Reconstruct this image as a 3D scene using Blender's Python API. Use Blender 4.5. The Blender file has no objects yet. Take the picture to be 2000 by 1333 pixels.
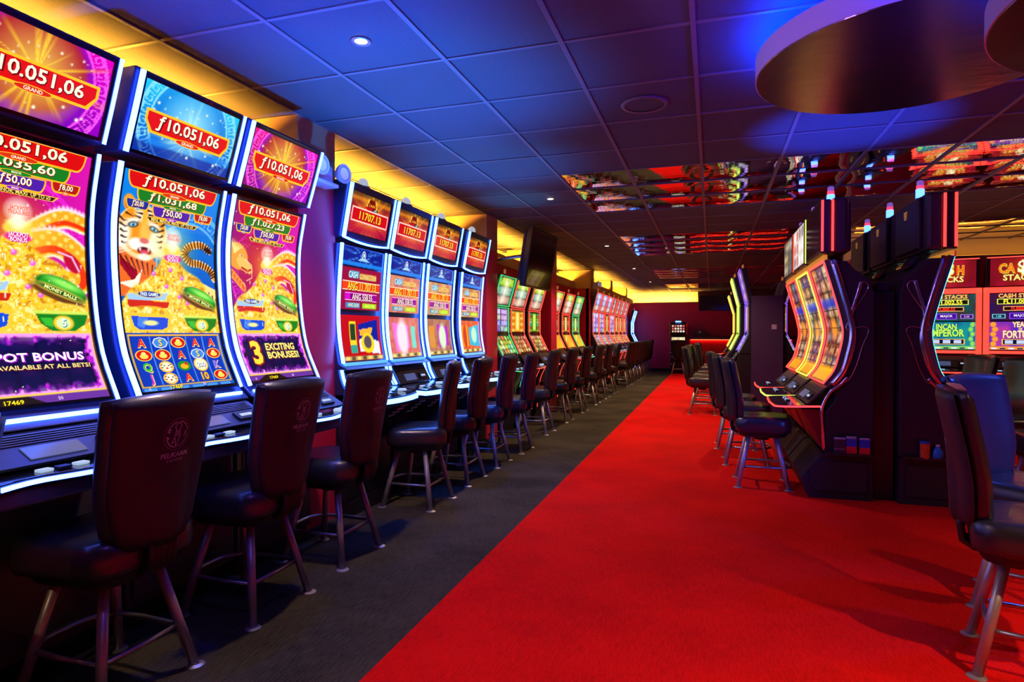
import bpy, bmesh, math, random
import numpy as np
from mathutils import Vector, Matrix

random.seed(7)
RNG = np.random.RandomState(5)
SC = bpy.context.scene
COL = SC.collection
PI = math.pi
H = 1.30                      # eye height
CEIL = 2.705

# ------------------------------------------------------------------ camera, world, lights, exposure
cam_data = bpy.data.cameras.new('camera')
cam = bpy.data.objects.new('camera', cam_data)
COL.objects.link(cam)
cam_data.sensor_width = 36.0
cam_data.lens = 1207.0 / 2000.0 * 36.0
cam_data.clip_start = 0.05
cam.location = (0, 0, H)
cam.rotation_euler = (PI / 2 - 0.0125, 0, 0.3128)
SC.camera = cam

SC.view_settings.view_transform = 'Standard'
SC.view_settings.look = 'None'
SC.view_settings.gamma = 1.0
SC.view_settings.exposure = 0.0
SC.view_settings.use_curve_mapping = False
SC.cycles.max_bounces = 7
SC.cycles.diffuse_bounces = 3
SC.cycles.glossy_bounces = 4
SC.cycles.transmission_bounces = 3
SC.cycles.sample_clamp_indirect = 2.5
SC.cycles.sample_clamp_direct = 0
SC.cycles.caustics_reflective = False
SC.cycles.caustics_refractive = False
SC.cycles.use_denoising = True
SC.cycles.use_light_tree = True

w = bpy.data.worlds.new('world')
SC.world = w
w.use_nodes = True
w.node_tree.nodes['Background'].inputs[0].default_value = (0.30, 0.10, 0.42, 1)
w.node_tree.nodes['Background'].inputs[1].default_value = 0.05


def add_light(name, kind, loc, energy, color, aim=None, size=0.1, angle=100, blend=0.5, size_y=None, spread=None):
    d = bpy.data.lights.new(name, kind)
    d.energy = energy
    d.color = color
    if kind == 'SPOT':
        d.spot_size = math.radians(angle)
        d.spot_blend = blend
        d.shadow_soft_size = size
    elif kind == 'AREA':
        d.size = size
        if size_y:
            d.shape = 'RECTANGLE'
            d.size_y = size_y
        if spread:
            d.spread = math.radians(spread)
    else:
        d.shadow_soft_size = size
    o = bpy.data.objects.new(name, d)
    COL.objects.link(o)
    o.location = loc
    if aim is not None:
        v = Vector(aim) - Vector(loc)
        o.rotation_euler = v.to_track_quat('-Z', 'Y').to_euler()
    return o


WARM = (1.0, 0.66, 0.36)
SPOTS_Y = [2.62, 6.28, 9.94, 13.6, 17.26]
for y in [-1.04] + SPOTS_Y:                       # row of halogen downlights over the grey carpet
    add_light('downlight_beam', 'SPOT', (-1.61, y, CEIL - 0.045), 100 if y < 5 else 150, WARM, (-1.61, y, 0), 0.03, 120, 0.7)
for x, y, e in [(2.25, 1.35, 230), (0.9, -0.9, 160), (3.3, 2.6, 110), (0.0, 9.0, 110), (4.6, 5.6, 80), (-0.5, 12.8, 120), (-0.5, 16.6, 120)]:
    add_light('downlight_beam', 'SPOT', (x, y, CEIL - 0.045), e, WARM, (x, y, 0), 0.03, 120, 0.7)
BLUE = (0.02, 0.10, 1.0)
# spots added in mid-air, without fixtures, to wash the ceiling blue
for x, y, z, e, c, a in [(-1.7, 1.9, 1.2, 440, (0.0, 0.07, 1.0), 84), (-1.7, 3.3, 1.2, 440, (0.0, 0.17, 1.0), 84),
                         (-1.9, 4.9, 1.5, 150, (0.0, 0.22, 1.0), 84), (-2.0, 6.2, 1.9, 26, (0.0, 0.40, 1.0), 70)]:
    add_light('added_blue_uplight', 'SPOT', (x, y, z), e, c, (x + .03, y, 2.7), 0.05, a, 0.8)
add_light('added_blue_uplight', 'SPOT', (0.85, 4.75, 1.6), 230, (0.0, 0.06, 1.0), (0.87, 4.75, 2.7), 0.03, 66, 0.6)  # added floating spot for the blue beyond the ceiling disc
add_light('added_blue_spot', 'SPOT', (-1.95, 2.7, 2.64), 70, (0.0, 0.06, 1.0), (-2.15, 2.5, .6), 0.05, 95, 0.9)  # added, no fixture: blue on the stools and lower cabinets
add_light('added_blue_spot', 'SPOT', (-2.0, 4.9, 2.64), 120, (0.0, 0.12, 1.0), (-2.15, 5.0, .6), 0.05, 95, 0.9)
add_light('added_blue_spot', 'SPOT', (-1.5, 2.9, 2.62), 260, (0.02, 0.08, 1.0), (-2.53, 3.6, 1.8), 0.05, 45, 0.9)  # added, no fixture: turns the first column blue
# more added spots without fixtures, tinting disc rim, stools and far wall
add_light('added_violet_spot', 'SPOT', (-0.9, 1.5, 2.05), 60, (0.34, 0.18, 1.0), (0.3, 2.9, 2.55), 0.05, 40, 0.6)
add_light('added_violet_spot', 'SPOT', (-0.9, 3.6, 2.62), 60, (0.35, 0.16, 1.0), (0.7, 5.9, 0.7), 0.05, 62, 0.9)
add_light('added_blue_spot', 'SPOT', (2.5, 4.3, 2.62), 120, (0.05, 0.12, 1.0), (1.30, 3.5, 0.95), 0.05, 40, 0.8)
add_light('added_blue_spot', 'SPOT', (2.5, 2.55, 1.5), 260, (0.02, 0.10, 1.0), (1.25, 3.72, 0.92), 0.05, 34, 0.7)  # unseen added lamp, stands in for glow of machines not built
add_light('added_blue_spot', 'SPOT', (-0.9, 1.0, 2.62), 26, (0.25, 0.12, 1.0), (-1.9, 3.0, 0.7), 0.05, 80, 0.9)
add_light('added_blue_spot', 'SPOT', (-1.9, 20.6, 2.0), 5, (0.0, 0.05, 1.0), (-2.1, 21.65, 1.3), 0.05, 60, 1.0)

# ------------------------------------------------------------------ materials
MATS = {}


def mat(name, color, rough=0.5, metal=0.0, emis=None, estr=0.0, noise=None, bump=None, coat=0.0, spec=0.5, trans=0.0, attr=False):
    """procedural principled material; noise=(scale, amount), bump=(scale, strength, stretch)"""
    if name in MATS:
        return MATS[name]
    m = bpy.data.materials.new(name)
    m.use_nodes = True
    nt = m.node_tree
    b = nt.nodes['Principled BSDF']
    c = tuple(color) + (1,) if len(color) == 3 else tuple(color)
    b.inputs['Base Color'].default_value = c
    b.inputs['Roughness'].default_value = rough
    b.inputs['Metallic'].default_value = metal
    b.inputs['Specular IOR Level'].default_value = spec
    b.inputs['Coat Weight'].default_value = coat
    b.inputs['Transmission Weight'].default_value = trans
    if emis:
        b.inputs['Emission Color'].default_value = tuple(emis) + (1,)
        b.inputs['Emission Strength'].default_value = estr
    if attr:
        a = nt.nodes.new('ShaderNodeAttribute')
        a.attribute_name = 'Col'
        nt.links.new(a.outputs['Color'], b.inputs['Emission Color'])
        b.inputs['Emission Strength'].default_value = estr
    if noise or bump:
        tc = nt.nodes.new('ShaderNodeTexCoord')
    if noise:
        n = nt.nodes.new('ShaderNodeTexNoise')
        n.inputs['Scale'].default_value = noise[0]
        n.inputs['Detail'].default_value = 5
        nt.links.new(tc.outputs['Object'], n.inputs['Vector'])
        r = nt.nodes.new('ShaderNodeMapRange')
        r.inputs['To Min'].default_value = 1 - noise[1]
        r.inputs['To Max'].default_value = 1 + noise[1]
        nt.links.new(n.outputs['Fac'], r.inputs['Value'])
        mx = nt.nodes.new('ShaderNodeVectorMath')
        mx.operation = 'SCALE'
        mx.inputs[0].default_value = c[:3]
        nt.links.new(r.outputs['Result'], mx.inputs['Scale'])
        nt.links.new(mx.outputs['Vector'], b.inputs['Base Color'])
    if bump:
        mp = nt.nodes.new('ShaderNodeMapping')
        mp.inputs['Scale'].default_value = bump[2] if len(bump) > 2 else (1, 1, 1)
        nt.links.new(tc.outputs['Object'], mp.inputs['Vector'])
        n2 = nt.nodes.new('ShaderNodeTexNoise')
        n2.inputs['Scale'].default_value = bump[0]
        n2.inputs['Detail'].default_value = 4
        nt.links.new(mp.outputs['Vector'], n2.inputs['Vector'])
        bp = nt.nodes.new('ShaderNodeBump')
        bp.inputs['Strength'].default_value = bump[1]
        bp.inputs['Distance'].default_value = 0.01
        nt.links.new(n2.outputs['Fac'], bp.inputs['Height'])
        nt.links.new(bp.outputs['Normal'], b.inputs['Normal'])
    MATS[name] = m
    return m


def stripes_carpet(name, base, dark, rough):
    """woven carpet: fine ribs along the aisle, speckle, soft worn patches"""
    m = bpy.data.materials.new(name)
    m.use_nodes = True
    nt = m.node_tree
    b = nt.nodes['Principled BSDF']
    tc = nt.nodes.new('ShaderNodeTexCoord')
    def noise(scale, stretch, detail=3):
        mp = nt.nodes.new('ShaderNodeMapping')
        mp.inputs['Scale'].default_value = stretch
        nt.links.new(tc.outputs['Object'], mp.inputs['Vector'])
        n = nt.nodes.new('ShaderNodeTexNoise')
        n.inputs['Scale'].default_value = scale
        n.inputs['Detail'].default_value = detail
        nt.links.new(mp.outputs['Vector'], n.inputs['Vector'])
        return n.outputs['Fac']
    ribs = noise(26, (6, 0.55, 1), 4)
    speck = noise(240, (1, 1, 1), 2)
    patch = noise(1.6, (1, 1, 1), 3)
    a = nt.nodes.new('ShaderNodeMath'); a.operation = 'MULTIPLY_ADD'
    a.inputs[1].default_value = 0.6
    nt.links.new(ribs, a.inputs[0]); nt.links.new(speck, a.inputs[2])
    a2 = nt.nodes.new('ShaderNodeMath'); a2.operation = 'MULTIPLY_ADD'
    a2.inputs[1].default_value = 0.7
    nt.links.new(patch, a2.inputs[0]); nt.links.new(a.outputs[0], a2.inputs[2])
    cr = nt.nodes.new('ShaderNodeValToRGB')
    cr.color_ramp.elements[0].position = 0.75
    cr.color_ramp.elements[0].color = tuple(dark) + (1,)
    cr.color_ramp.elements[1].position = 1.45 if False else 1.0
    cr.color_ramp.elements[1].color = tuple(base) + (1,)
    sc = nt.nodes.new('ShaderNodeMath'); sc.operation = 'MULTIPLY'; sc.inputs[1].default_value = 0.78
    nt.links.new(a2.outputs[0], sc.inputs[0])
    nt.links.new(sc.outputs[0], cr.inputs['Fac'])
    nt.links.new(cr.outputs['Color'], b.inputs['Base Color'])
    b.inputs['Roughness'].default_value = rough
    b.inputs['Specular IOR Level'].default_value = 0.15
    bp = nt.nodes.new('ShaderNodeBump')
    bp.inputs['Strength'].default_value = 0.5
    bp.inputs['Distance'].default_value = 0.004
    nt.links.new(a.outputs[0], bp.inputs['Height'])
    nt.links.new(bp.outputs['Normal'], b.inputs['Normal'])
    return m


M_GREY = stripes_carpet('grey_carpet', (0.080, 0.064, 0.048), (0.016, 0.013, 0.010), 0.95)
M_RED = stripes_carpet('red_carpet', (0.92, 0.003, 0.002), (0.62, 0.001, 0.001), 0.95)
M_WALL = mat('wall_red', (0.62, 0.014, 0.060), 0.42, noise=(3, .08), bump=(60, .05))
M_TAUPE = mat('taupe_board', (0.42, 0.27, 0.13), 0.6, noise=(4, .08))
M_COVE = mat('cove_paint', (0.78, 0.70, 0.45), 0.7, noise=(3, .05))
M_TILE = mat('ceiling_tile', (0.080, 0.078, 0.092), 0.75, noise=(90, .18), bump=(140, .25), spec=0.25)
M_RAIL = mat('ceiling_rail', (0.14, 0.13, 0.15), 0.5, noise=(20, .05))
M_BLACK = mat('black_plastic', (0.012, 0.011, 0.016), 0.32, noise=(40, .1), spec=.5)
M_SIDE = mat('black_side_panel', (0.016, 0.012, 0.018), 0.55, noise=(30, .12), bump=(120, .06))
M_GLOSS = mat('black_gloss', (0.006, 0.006, 0.01), 0.12, coat=.5)
M_BLUETINT = mat('blue_tinted_frame', (0.030, 0.045, 0.12), 0.3, metal=.3)  # dark cabinet colour, tinted bluer for the glow of the blue strips
M_CAB = mat('cabinet_charcoal', (0.06, 0.05, 0.055), 0.4, metal=.3, noise=(25, .1))
M_SILVER = mat('brushed_silver', (0.42, 0.42, 0.46), 0.32, metal=.9, noise=(60, .08))
M_CHROME = mat('chrome', (0.92, 0.92, 0.96), 0.16, metal=1.0)
M_LEG = mat('grey_leg_paint', (0.46, 0.42, 0.45), 0.38, metal=.6, noise=(40, .08))
M_VINYL = mat('black_vinyl', (0.020, 0.019, 0.030), 0.30, noise=(50, .1), bump=(160, .08), spec=.7, coat=.12)
M_SHELL = mat('chair_shell', (0.009, 0.010, 0.020), 0.48, noise=(50, .1), bump=(200, .08), spec=.5)
M_PAN = mat('seat_pan_plastic', (0.010, 0.009, 0.012), 0.5, noise=(40, .1))
M_LOGO = mat('logo_print', (0.55, 0.45, 0.60), 0.6, noise=(30, .1))
M_SCREEN = mat('screen_glass', (0.005, 0.005, 0.006), 0.12, estr=1.15, attr=True)
M_DARKSCREEN = mat('dark_screen_glass', (0.02, 0.02, 0.025), 0.10, coat=.4)
M_WHITE = mat('white_plastic', (0.75, 0.74, 0.78), 0.4, noise=(30, .04))
M_MIRROR = mat('mirror_tile', (0.88, 0.86, 0.88), 0.03, metal=1.0, bump=(3.6, 0.40, (0.35, 1.9, 1)))


def led(name, col, strength):
    return mat('led_' + name, (0.3, 0.3, 0.3), 0.4, emis=col, estr=strength)


L_BLUE = led('ice_blue', (0.040, 0.12, 1.0), 21.0)
L_CYANB = led('cyan_blue', (0.045, 0.19, 1.0), 17.0)
L_RED = led('red', (1.0, 0.035, 0.02), 2.8)
L_PINK = led('coral', (1.0, 0.07, 0.045), 1.6)
L_GREEN = led('green', (0.02, 0.75, 0.22), 1.0)
L_YEL = led('yellow', (1.0, 0.72, 0.06), 1.5)
L_LIME = led('lime', (0.55, 0.95, 0.08), 1.8)
L_VIOLET = led('violet', (0.25, 0.10, 1.0), 1.0)
L_TEAL = led('teal', (0.06, 0.75, 0.9), 2.6)
L_COVE = led('cove_amber', (1.0, 0.42, 0.035), 330.0)
L_SPOT = led('spot_lens', (1.0, 0.72, 0.42), 40.0)
L_CANDLE = led('candle_blue', (0.04, 0.12, 1.0), 7.0)
L_CANDLEW = led('candle_white', (0.6, 0.7, 1.0), 1.2)
L_CANDLER = led('candle_red', (1.0, 0.04, 0.08), 1.6)
L_REDBAR = led('counter_red', (1.0, 0.03, 0.01), 16.0)
L_BLUEUP = led('disc_blue', (0.0, 0.03, 1.0), 260.0)
L_BTN = led('button_glow', (0.5, 0.7, 1.0), 0.7)

# ------------------------------------------------------------------ mesh helpers


class MB:
    """collects shapes, then links them as one mesh object"""
    def __init__(s):
        s.v = []
        s.f = []

    def box(s, x0, x1, y0, y1, z0, z1):
        n = len(s.v)
        s.v += [(x, y, z) for z in (z0, z1) for y in (y0, y1) for x in (x0, x1)]
        s.f += [tuple(n + i for i in q) for q in ((0, 2, 3, 1), (4, 5, 7, 6), (0, 1, 5, 4), (2, 6, 7, 3), (0, 4, 6, 2), (1, 3, 7, 5))]
        return s

    def prism(s, poly, y0, y1):
        """poly: list of (x, z), extruded along y"""
        n = len(s.v)
        k = len(poly)
        a = sum(poly[i][0] * poly[(i + 1) % k][1] - poly[(i + 1) % k][0] * poly[i][1] for i in range(k))
        if a < 0:
            poly = poly[::-1]
        s.v += [(x, y0, z) for x, z in poly] + [(x, y1, z) for x, z in poly]
        s.f.append(tuple(n + i for i in range(k)))
        s.f.append(tuple(n + k + i for i in reversed(range(k))))
        for i in range(k):
            j = (i + 1) % k
            s.f.append((n + j, n + i, n + k + i, n + k + j))
        return s

    def plate(s, poly, z0, z1):
        """poly: list of (x, y), extruded along z"""
        n = len(s.v)
        k = len(poly)
        s.v += [(x, y, z0) for x, y in poly] + [(x, y, z1) for x, y in poly]
        s.f.append(tuple(n + i for i in reversed(range(k))))
        s.f.append(tuple(n + k + i for i in range(k)))
        for i in range(k):
            j = (i + 1) % k
            s.f.append((n + i, n + j, n + k + j, n + k + i))
        return s

    def ribbon(s, prof, y0, y1, t0, t1):
        """band following an (x,z) profile, from offset t0 to t1 along its normal"""
        n = len(s.v)
        k = len(prof)
        for i, (x, z, nx, nz) in enumerate(prof):
            for (y, t) in ((y0, t0), (y1, t0), (y1, t1), (y0, t1)):
                s.v.append((x + nx * t, y, z + nz * t))
        for i in range(k - 1):
            a = n + i * 4
            for q in range(4):
                r = (q + 1) % 4
                s.f.append((a + q, a + r, a + 4 + r, a + 4 + q))
        s.f.append((n + 3, n + 2, n + 1, n))
        e = n + (k - 1) * 4
        s.f.append((e, e + 1, e + 2, e + 3))
        return s

    def tube(s, pts, r, seg=8, closed=False, r1=None):
        pts = [Vector(p) for p in pts]
        k = len(pts)
        n = len(s.v)
        up = None
        for i, p in enumerate(pts):
            if closed:
                d = pts[(i + 1) % k] - pts[i - 1]
            else:
                d = pts[min(i + 1, k - 1)] - pts[max(i - 1, 0)]
            d.normalize()
            if up is None:
                up = Vector((0, 0, 1)) if abs(d.z) < .9 else Vector((1, 0, 0))
            a = d.cross(up).normalized()
            b = a.cross(d).normalized()
            up = b
            rr = r if r1 is None else r + (r1 - r) * i / (k - 1)
            for j in range(seg):
                t = 2 * PI * j / seg
                q = p + a * (math.cos(t) * rr) + b * (math.sin(t) * rr)
                s.v.append(tuple(q))
        m = k if closed else k - 1
        for i in range(m):
            a0 = n + i * seg
            b0 = n + ((i + 1) % k) * seg
            for j in range(seg):
                j2 = (j + 1) % seg
                s.f.append((a0 + j, a0 + j2, b0 + j2, b0 + j))
        if not closed:
            s.f.append(tuple(n + j for j in reversed(range(seg))))
            s.f.append(tuple(n + (k - 1) * seg + j for j in range(seg)))
        return s

    def lathe(s, prof, seg=24, center=(0, 0), cap=True):
        """prof: list of (r, z) bottom to top"""
        n = len(s.v)
        cx, cy = center
        for r, z in prof:
            for j in range(seg):
                t = 2 * PI * j / seg
                s.v.append((cx + r * math.cos(t), cy + r * math.sin(t), z))
        for i in range(len(prof) - 1):
            for j in range(seg):
                j2 = (j + 1) % seg
                a = n + i * seg
                s.f.append((a + j, a + j2, a + seg + j2, a + seg + j))
        if cap:
            s.f.append(tuple(n + j for j in reversed(range(seg))))
            s.f.append(tuple(n + (len(prof) - 1) * seg + j for j in range(seg)))
        return s

    def grid(s, P):
        """P: 2D list of points"""
        n = len(s.v)
        R = len(P)
        C_ = len(P[0])
        for row in P:
            s.v += [tuple(p) for p in row]
        for i in range(R - 1):
            for j in range(C_ - 1):
                a = n + i * C_ + j
                s.f.append((a, a + 1, a + C_ + 1, a + C_))
        return s

    def mesh(s, name, material, smooth=False):
        me = bpy.data.meshes.new(name)
        me.from_pydata(s.v, [], s.f)
        if material:
            me.materials.append(material)
        if smooth:
            me.polygons.foreach_set('use_smooth', [True] * len(me.polygons))
        me.update()
        return me

    def build(s, name, material, parent=None, smooth=False, bevel=0, auto=False):
        me = s.mesh(name, material, smooth)
        o = obj(name, me, parent)
        if auto:
            me.polygons.foreach_set('use_smooth', [True] * len(me.polygons))
            mark_sharp(me)
        if bevel:
            m = o.modifiers.new('bevel', 'BEVEL')
            m.width = bevel
            m.segments = 2
            m.limit_method = 'ANGLE'
            m.angle_limit = math.radians(40)
        return o


def mark_sharp(me, ang=35):
    bm = bmesh.new()
    bm.from_mesh(me)
    for e in bm.edges:
        if len(e.link_faces) == 2 and e.calc_face_angle(0) > math.radians(ang):
            e.smooth = False
    bm.to_mesh(me)
    bm.free()


def obj(name, me, parent=None, loc=None):
    o = bpy.data.objects.new(name, me)
    COL.objects.link(o)
    if parent:
        o.parent = parent
    if loc:
        o.location = loc
    return o


def thing(name, label, cat, loc=(0, 0, 0), rz=0.0, group=None):
    o = bpy.data.objects.new(name, None)
    o.empty_display_size = .1
    COL.objects.link(o)
    o.location = loc
    o.rotation_euler = (0, 0, rz)
    o['label'] = label
    o['category'] = cat
    if group:
        o['group'] = group
    return o


def tag(o, label, cat, group=None):
    o['label'] = label
    o['category'] = cat
    if group:
        o['group'] = group
    return o


def struct(o):
    o['kind'] = 'structure'
    return o


def catmull(pts, n=6):
    P = [Vector(p) for p in pts]
    P = [P[0] * 2 - P[1]] + P + [P[-1] * 2 - P[-2]]
    out = []
    for i in range(1, len(P) - 2):
        for k in range(n):
            t = k / n
            a, b, c, d = P[i - 1], P[i], P[i + 1], P[i + 2]
            out.append(.5 * ((2 * b) + (c - a) * t + (2 * a - 5 * b + 4 * c - d) * t * t + (3 * b - a - 3 * c + d) * t ** 3))
    out.append(P[-2])
    return out


class Prof:
    """(x,z) profile given bottom to top; at(l) -> x, z, normal (towards the player)"""
    def __init__(s, pts, smooth=True):
        p = [tuple(v) for v in catmull([(x, z, 0) for x, z in pts], 8)] if smooth else [(x, z, 0) for x, z in pts]
        s.p = np.array([(a, b) for a, b, _ in p])
        d = np.hypot(*np.diff(s.p, axis=0).T)
        s.L = np.concatenate([[0], np.cumsum(d)])
        s.len = s.L[-1]

    def pos(s, l):
        return np.interp(l, s.L, s.p[:, 0]), np.interp(l, s.L, s.p[:, 1])

    def at(s, l):
        e = 0.01
        x, z = s.pos(l)
        x0, z0 = s.pos(max(l - e, 0))
        x1, z1 = s.pos(min(l + e, s.len))
        tx, tz = x1 - x0, z1 - z0
        q = math.hypot(tx, tz)
        return float(x), float(z), float(tz / q), float(-tx / q)

    def sub(s, l0, l1, n):
        return [s.at(l0 + (l1 - l0) * i / (n - 1)) for i in range(n)]

    def l_of_z(s, z):
        return float(np.interp(z, s.p[:, 1], s.L))

# ------------------------------------------------------------------ floor
XL, XR, YB, YF = -3.5, 7.0, -2.6, 22.0
floor = struct(MB().box(XL, XR, YB, YF, -0.06, 0.0).build('floor', M_GREY))
MB().box(-1.245, XR - 0.002, YB, 20.6, 0.0, 0.003).build('red_carpet', M_RED, floor)

# ------------------------------------------------------------------ ceiling: slab, lay-in tiles, mirror tiles, rails
ceiling = struct(MB().box(XL, XR, YB, YF, CEIL + 0.035, CEIL + 0.12).build('ceiling', M_TILE))
TX0, TY0, TS = -0.087, 2.318, 0.61
COLS = range(-6, 12)
ROWS = range(-8, 33)
BANDS = [(5, 8), (11, 15), (19, 23), (26, 29)]


def is_mirror(i, j):
    return i >= -2 and any(a <= j < b for a, b in BANDS)


def in_view(x, y):
    c, s = math.cos(.3128), math.sin(.3128)
    d = -x * s + y * c
    r = x * c + y * s
    return d > .3 and -0.95 < r / d < 0.95 and (CEIL - H) / d < 0.66


tile_mesh = MB().box(0.012, TS - 0.012, 0.012, TS - 0.012, 0.004, 0.02).mesh('ceiling_tile', M_TILE)
G = 9
rows_ = []
for a in range(G):
    row = []
    for b in range(G):
        u, v = a / (G - 1), b / (G - 1)
        sag = 0.0095 * (1 - (2 * u - 1) ** 2) * (1 - (2 * v - 1) ** 2) ** .5 if 0 < v < 1 else 0
        row.append((0.012 + v * (TS - .024), 0.012 + u * (TS - .024), 0.006 - sag))
    rows_.append(row)
mirror_mesh = MB().grid(rows_).mesh('mirror_tile', M_MIRROR, smooth=True)
cells = []
rest = MB()
for j in ROWS:
    for i in COLS:
        x, y = TX0 + i * TS, TY0 + j * TS
        if x + TS > XR or x < XL - .02 or y + TS > YF:
            continue
        if is_mirror(i, j):
            o = obj('mirror_tile', mirror_mesh, ceiling, (x, y, CEIL))
            continue
        if in_view(x + .3, y + .3):
            cells.append((math.hypot(x, y), x, y))
        else:
            rest.box(x + .012, x + TS - .012, y + .012, y + TS - .012, CEIL + .004, CEIL + .02)
cells.sort()
for k, (d, x, y) in enumerate(cells):
    if k < 295:
        obj('ceiling_tile', tile_mesh, ceiling, (x, y, CEIL))
    else:
        rest.box(x + .012, x + TS - .012, y + .012, y + TS - .012, CEIL + .004, CEIL + .02)
o = rest.build('far_ceiling_tiles', M_TILE, ceiling)
o['kind'] = 'stuff'
long_mesh = MB().box(-0.012, 0.012, YB, YF, -0.004, 0.012).mesh('long_ceiling_rail', M_RAIL)
cross_mesh = MB().box(XL, XR, -0.010, 0.010, -0.002, 0.011).mesh('cross_ceiling_rail', M_RAIL)
for i in list(COLS) + [12]:
    if XL < TX0 + i * TS < XR:
        obj('long_rail', long_mesh, ceiling, (TX0 + i * TS, 0, CEIL))
for j in list(ROWS) + [33]:
    if YB < TY0 + j * TS < YF:
        obj('cross_rail', cross_mesh, ceiling, (0, TY0 + j * TS, CEIL))

# ------------------------------------------------------------------ walls
# left wall: upper cove wall, recessed alcoves with a ledge, columns between them
wl = struct(MB().box(XL - .1, XL, YB, YF, 0, CEIL + .03).build('wall_left', M_COVE))
XA = -2.95
COLY = [(-0.42, -0.01), (3.36, 3.77), (6.85, 7.235), (9.93, 10.31), (13.63, 13.98), (16.4, 16.76), (19.5, 19.82)]
segs = [(YB, 3.36, XA), (3.77, 6.85, XA), (7.235, 9.93, XA), (10.31, 13.63, XA), (13.63, YF, -2.585)]
for n, (a, b, x) in enumerate(segs):
    MB().box(x - .09 - (x > -2.7) * .0, x - (x > -2.7) * .03, a, b, 0, 2.30).build('lower_wall', M_WALL, wl)
    MB().box(x - .075, x + (.025 if x < -2.7 else 0), a, b, 2.30, 2.455).build('ledge_board', M_TAUPE, wl)
    MB().box(x - .35, x - .075, a, b, 2.30, 2.375).build('cove_shelf', M_TAUPE, wl)
    MB().box(x - .20, x - .15, a + .1, b - .1, 2.376, 2.398).build('cove_light_strip', L_COVE, wl)
for a, b in COLY:
    zb = 2.30 if a < 13.6 else 2.30
    if a < 13:
        struct(MB().box(-3.3, -2.53, a, b, 0, 2.30).build('column', M_WALL))
        struct(MB().box(-3.3, -2.53, a, b, 2.30, CEIL).build('column_head', M_TAUPE))
        MB().box(-3.31, -2.515, a - .012, b + .012, 2.285, 2.335)
    else:
        struct(MB().box(-3.3, -2.56, a, b, 2.455, CEIL).build('column_head', M_TAUPE))
MB().box(XA - .09, -2.585, 13.63, 13.69, 0, 2.30).build('recess_end_wall', M_WALL, wl)
MB().box(XA - .075, -2.56, 13.60, 13.69, 2.30, 2.455).build('ledge_board', M_TAUPE, wl)
# far wall with amber cove (left part) and dark soffit (right part)
wf = struct(MB().box(XL, XR, YF, YF + .1, 0, CEIL + .03).build('wall_far', M_COVE))
MB().box(-3.4, XR, YF - .35, YF, 0, 2.33).build('lower_wall', M_WALL, wf)
MB().box(-0.45, XR, YF - .35, YF, 2.33, CEIL).build('dark_soffit', mat('soffit_maroon', (0.07, .012, .02), .6, noise=(3, .1)), wf)
MB().box(-3.4, -0.45, YF - .36, YF - .30, 2.33, 2.36).build('ledge_lip', M_TAUPE, wf)
MB().box(-2.6, -0.55, YF - .24, YF - .20, 2.331, 2.35).build('cove_light_strip', L_COVE, wf)
struct(MB().box(-2.58, -0.45, YF - .37, YF - .352, 0, 0.10).build('baseboard_far', M_BLACK))
# partition behind the bank of frontal machines on the right, with its own amber cove
wp = struct(MB().box(2.0, XR, 11.0, 11.1, 0, CEIL + .03).build('wall_partition', M_COVE))
MB().box(2.0, XR, 10.6, 10.7, 0, 2.40).build('lower_wall', M_WALL, wp)
MB().box(2.0, XR, 10.58, 10.99, 2.40, 2.43).build('ledge_board', M_TAUPE, wp)
MB().box(2.1, XR - .1, 10.76, 10.80, 2.431, 2.45).build('cove_light_strip', led('cove_orange', (1.0, .36, .04), 7.0), wp)
wr = struct(MB().box(XR, XR + .1, YB, YF, 0, CEIL + .03).build('wall_right', M_WALL))

# ------------------------------------------------------------------ suspended discs
def disc(label, cx, cy, z0, r, t):
    d = thing('ceiling_disc', label, 'ceiling disc', (cx, cy, CEIL), 0, None)
    m = MB()
    m.lathe([(r - .03, z0 + .0 - CEIL), (r, z0 - CEIL), (r, z0 + t - CEIL), (r - .03, z0 + t - CEIL)], 96, cap=False)
    m.lathe([(r - .03, z0 + t - CEIL), (r - .03, z0 - CEIL)], 96, cap=False)
    m.build('rim', mat('disc_rim', (0.62, 0.56, 0.78), 0.55, noise=(3, .03)), d, auto=True)
    MB().lathe([(r - .006, z0 - .004 - CEIL), (r - .002, z0 + .006 - CEIL)], 96).build('bottom_panel', mat('disc_bottom', (0.12, 0.10, 0.12), 0.22, metal=.85, bump=(2.5, .25, (1, 3, 1))), d)
    m = MB()
    for a in range(3):
        t_ = a * 2 * PI / 3 + .4
        x, y = .5 * r * math.cos(t_), .5 * r * math.sin(t_)
        m.tube([(x, y, z0 + .006 - CEIL), (x, y, .004)], .008, 8)
    m.build('hanging_rod', M_SILVER, d)
    m = MB()
    q = r * .94
    m.lathe([(q - .012, z0 + t - .01 - CEIL), (q + .012, z0 + t - .01 - CEIL), (q + .012, z0 + t + .0 - CEIL), (q - .012, z0 + t - CEIL)], 64, cap=False)
    m.build('blue_light_ring', L_BLUEUP, d)
    return d


disc('large round ceiling disc with pale lilac rim and dark glossy underside, fully in view', 0.826, 3.167, 2.50, 0.633, 0.10)
disc('round ceiling disc with lilac rim cut off by the top right corner of the photo', 1.463, 2.20, 2.25, 0.654, 0.09)

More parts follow.
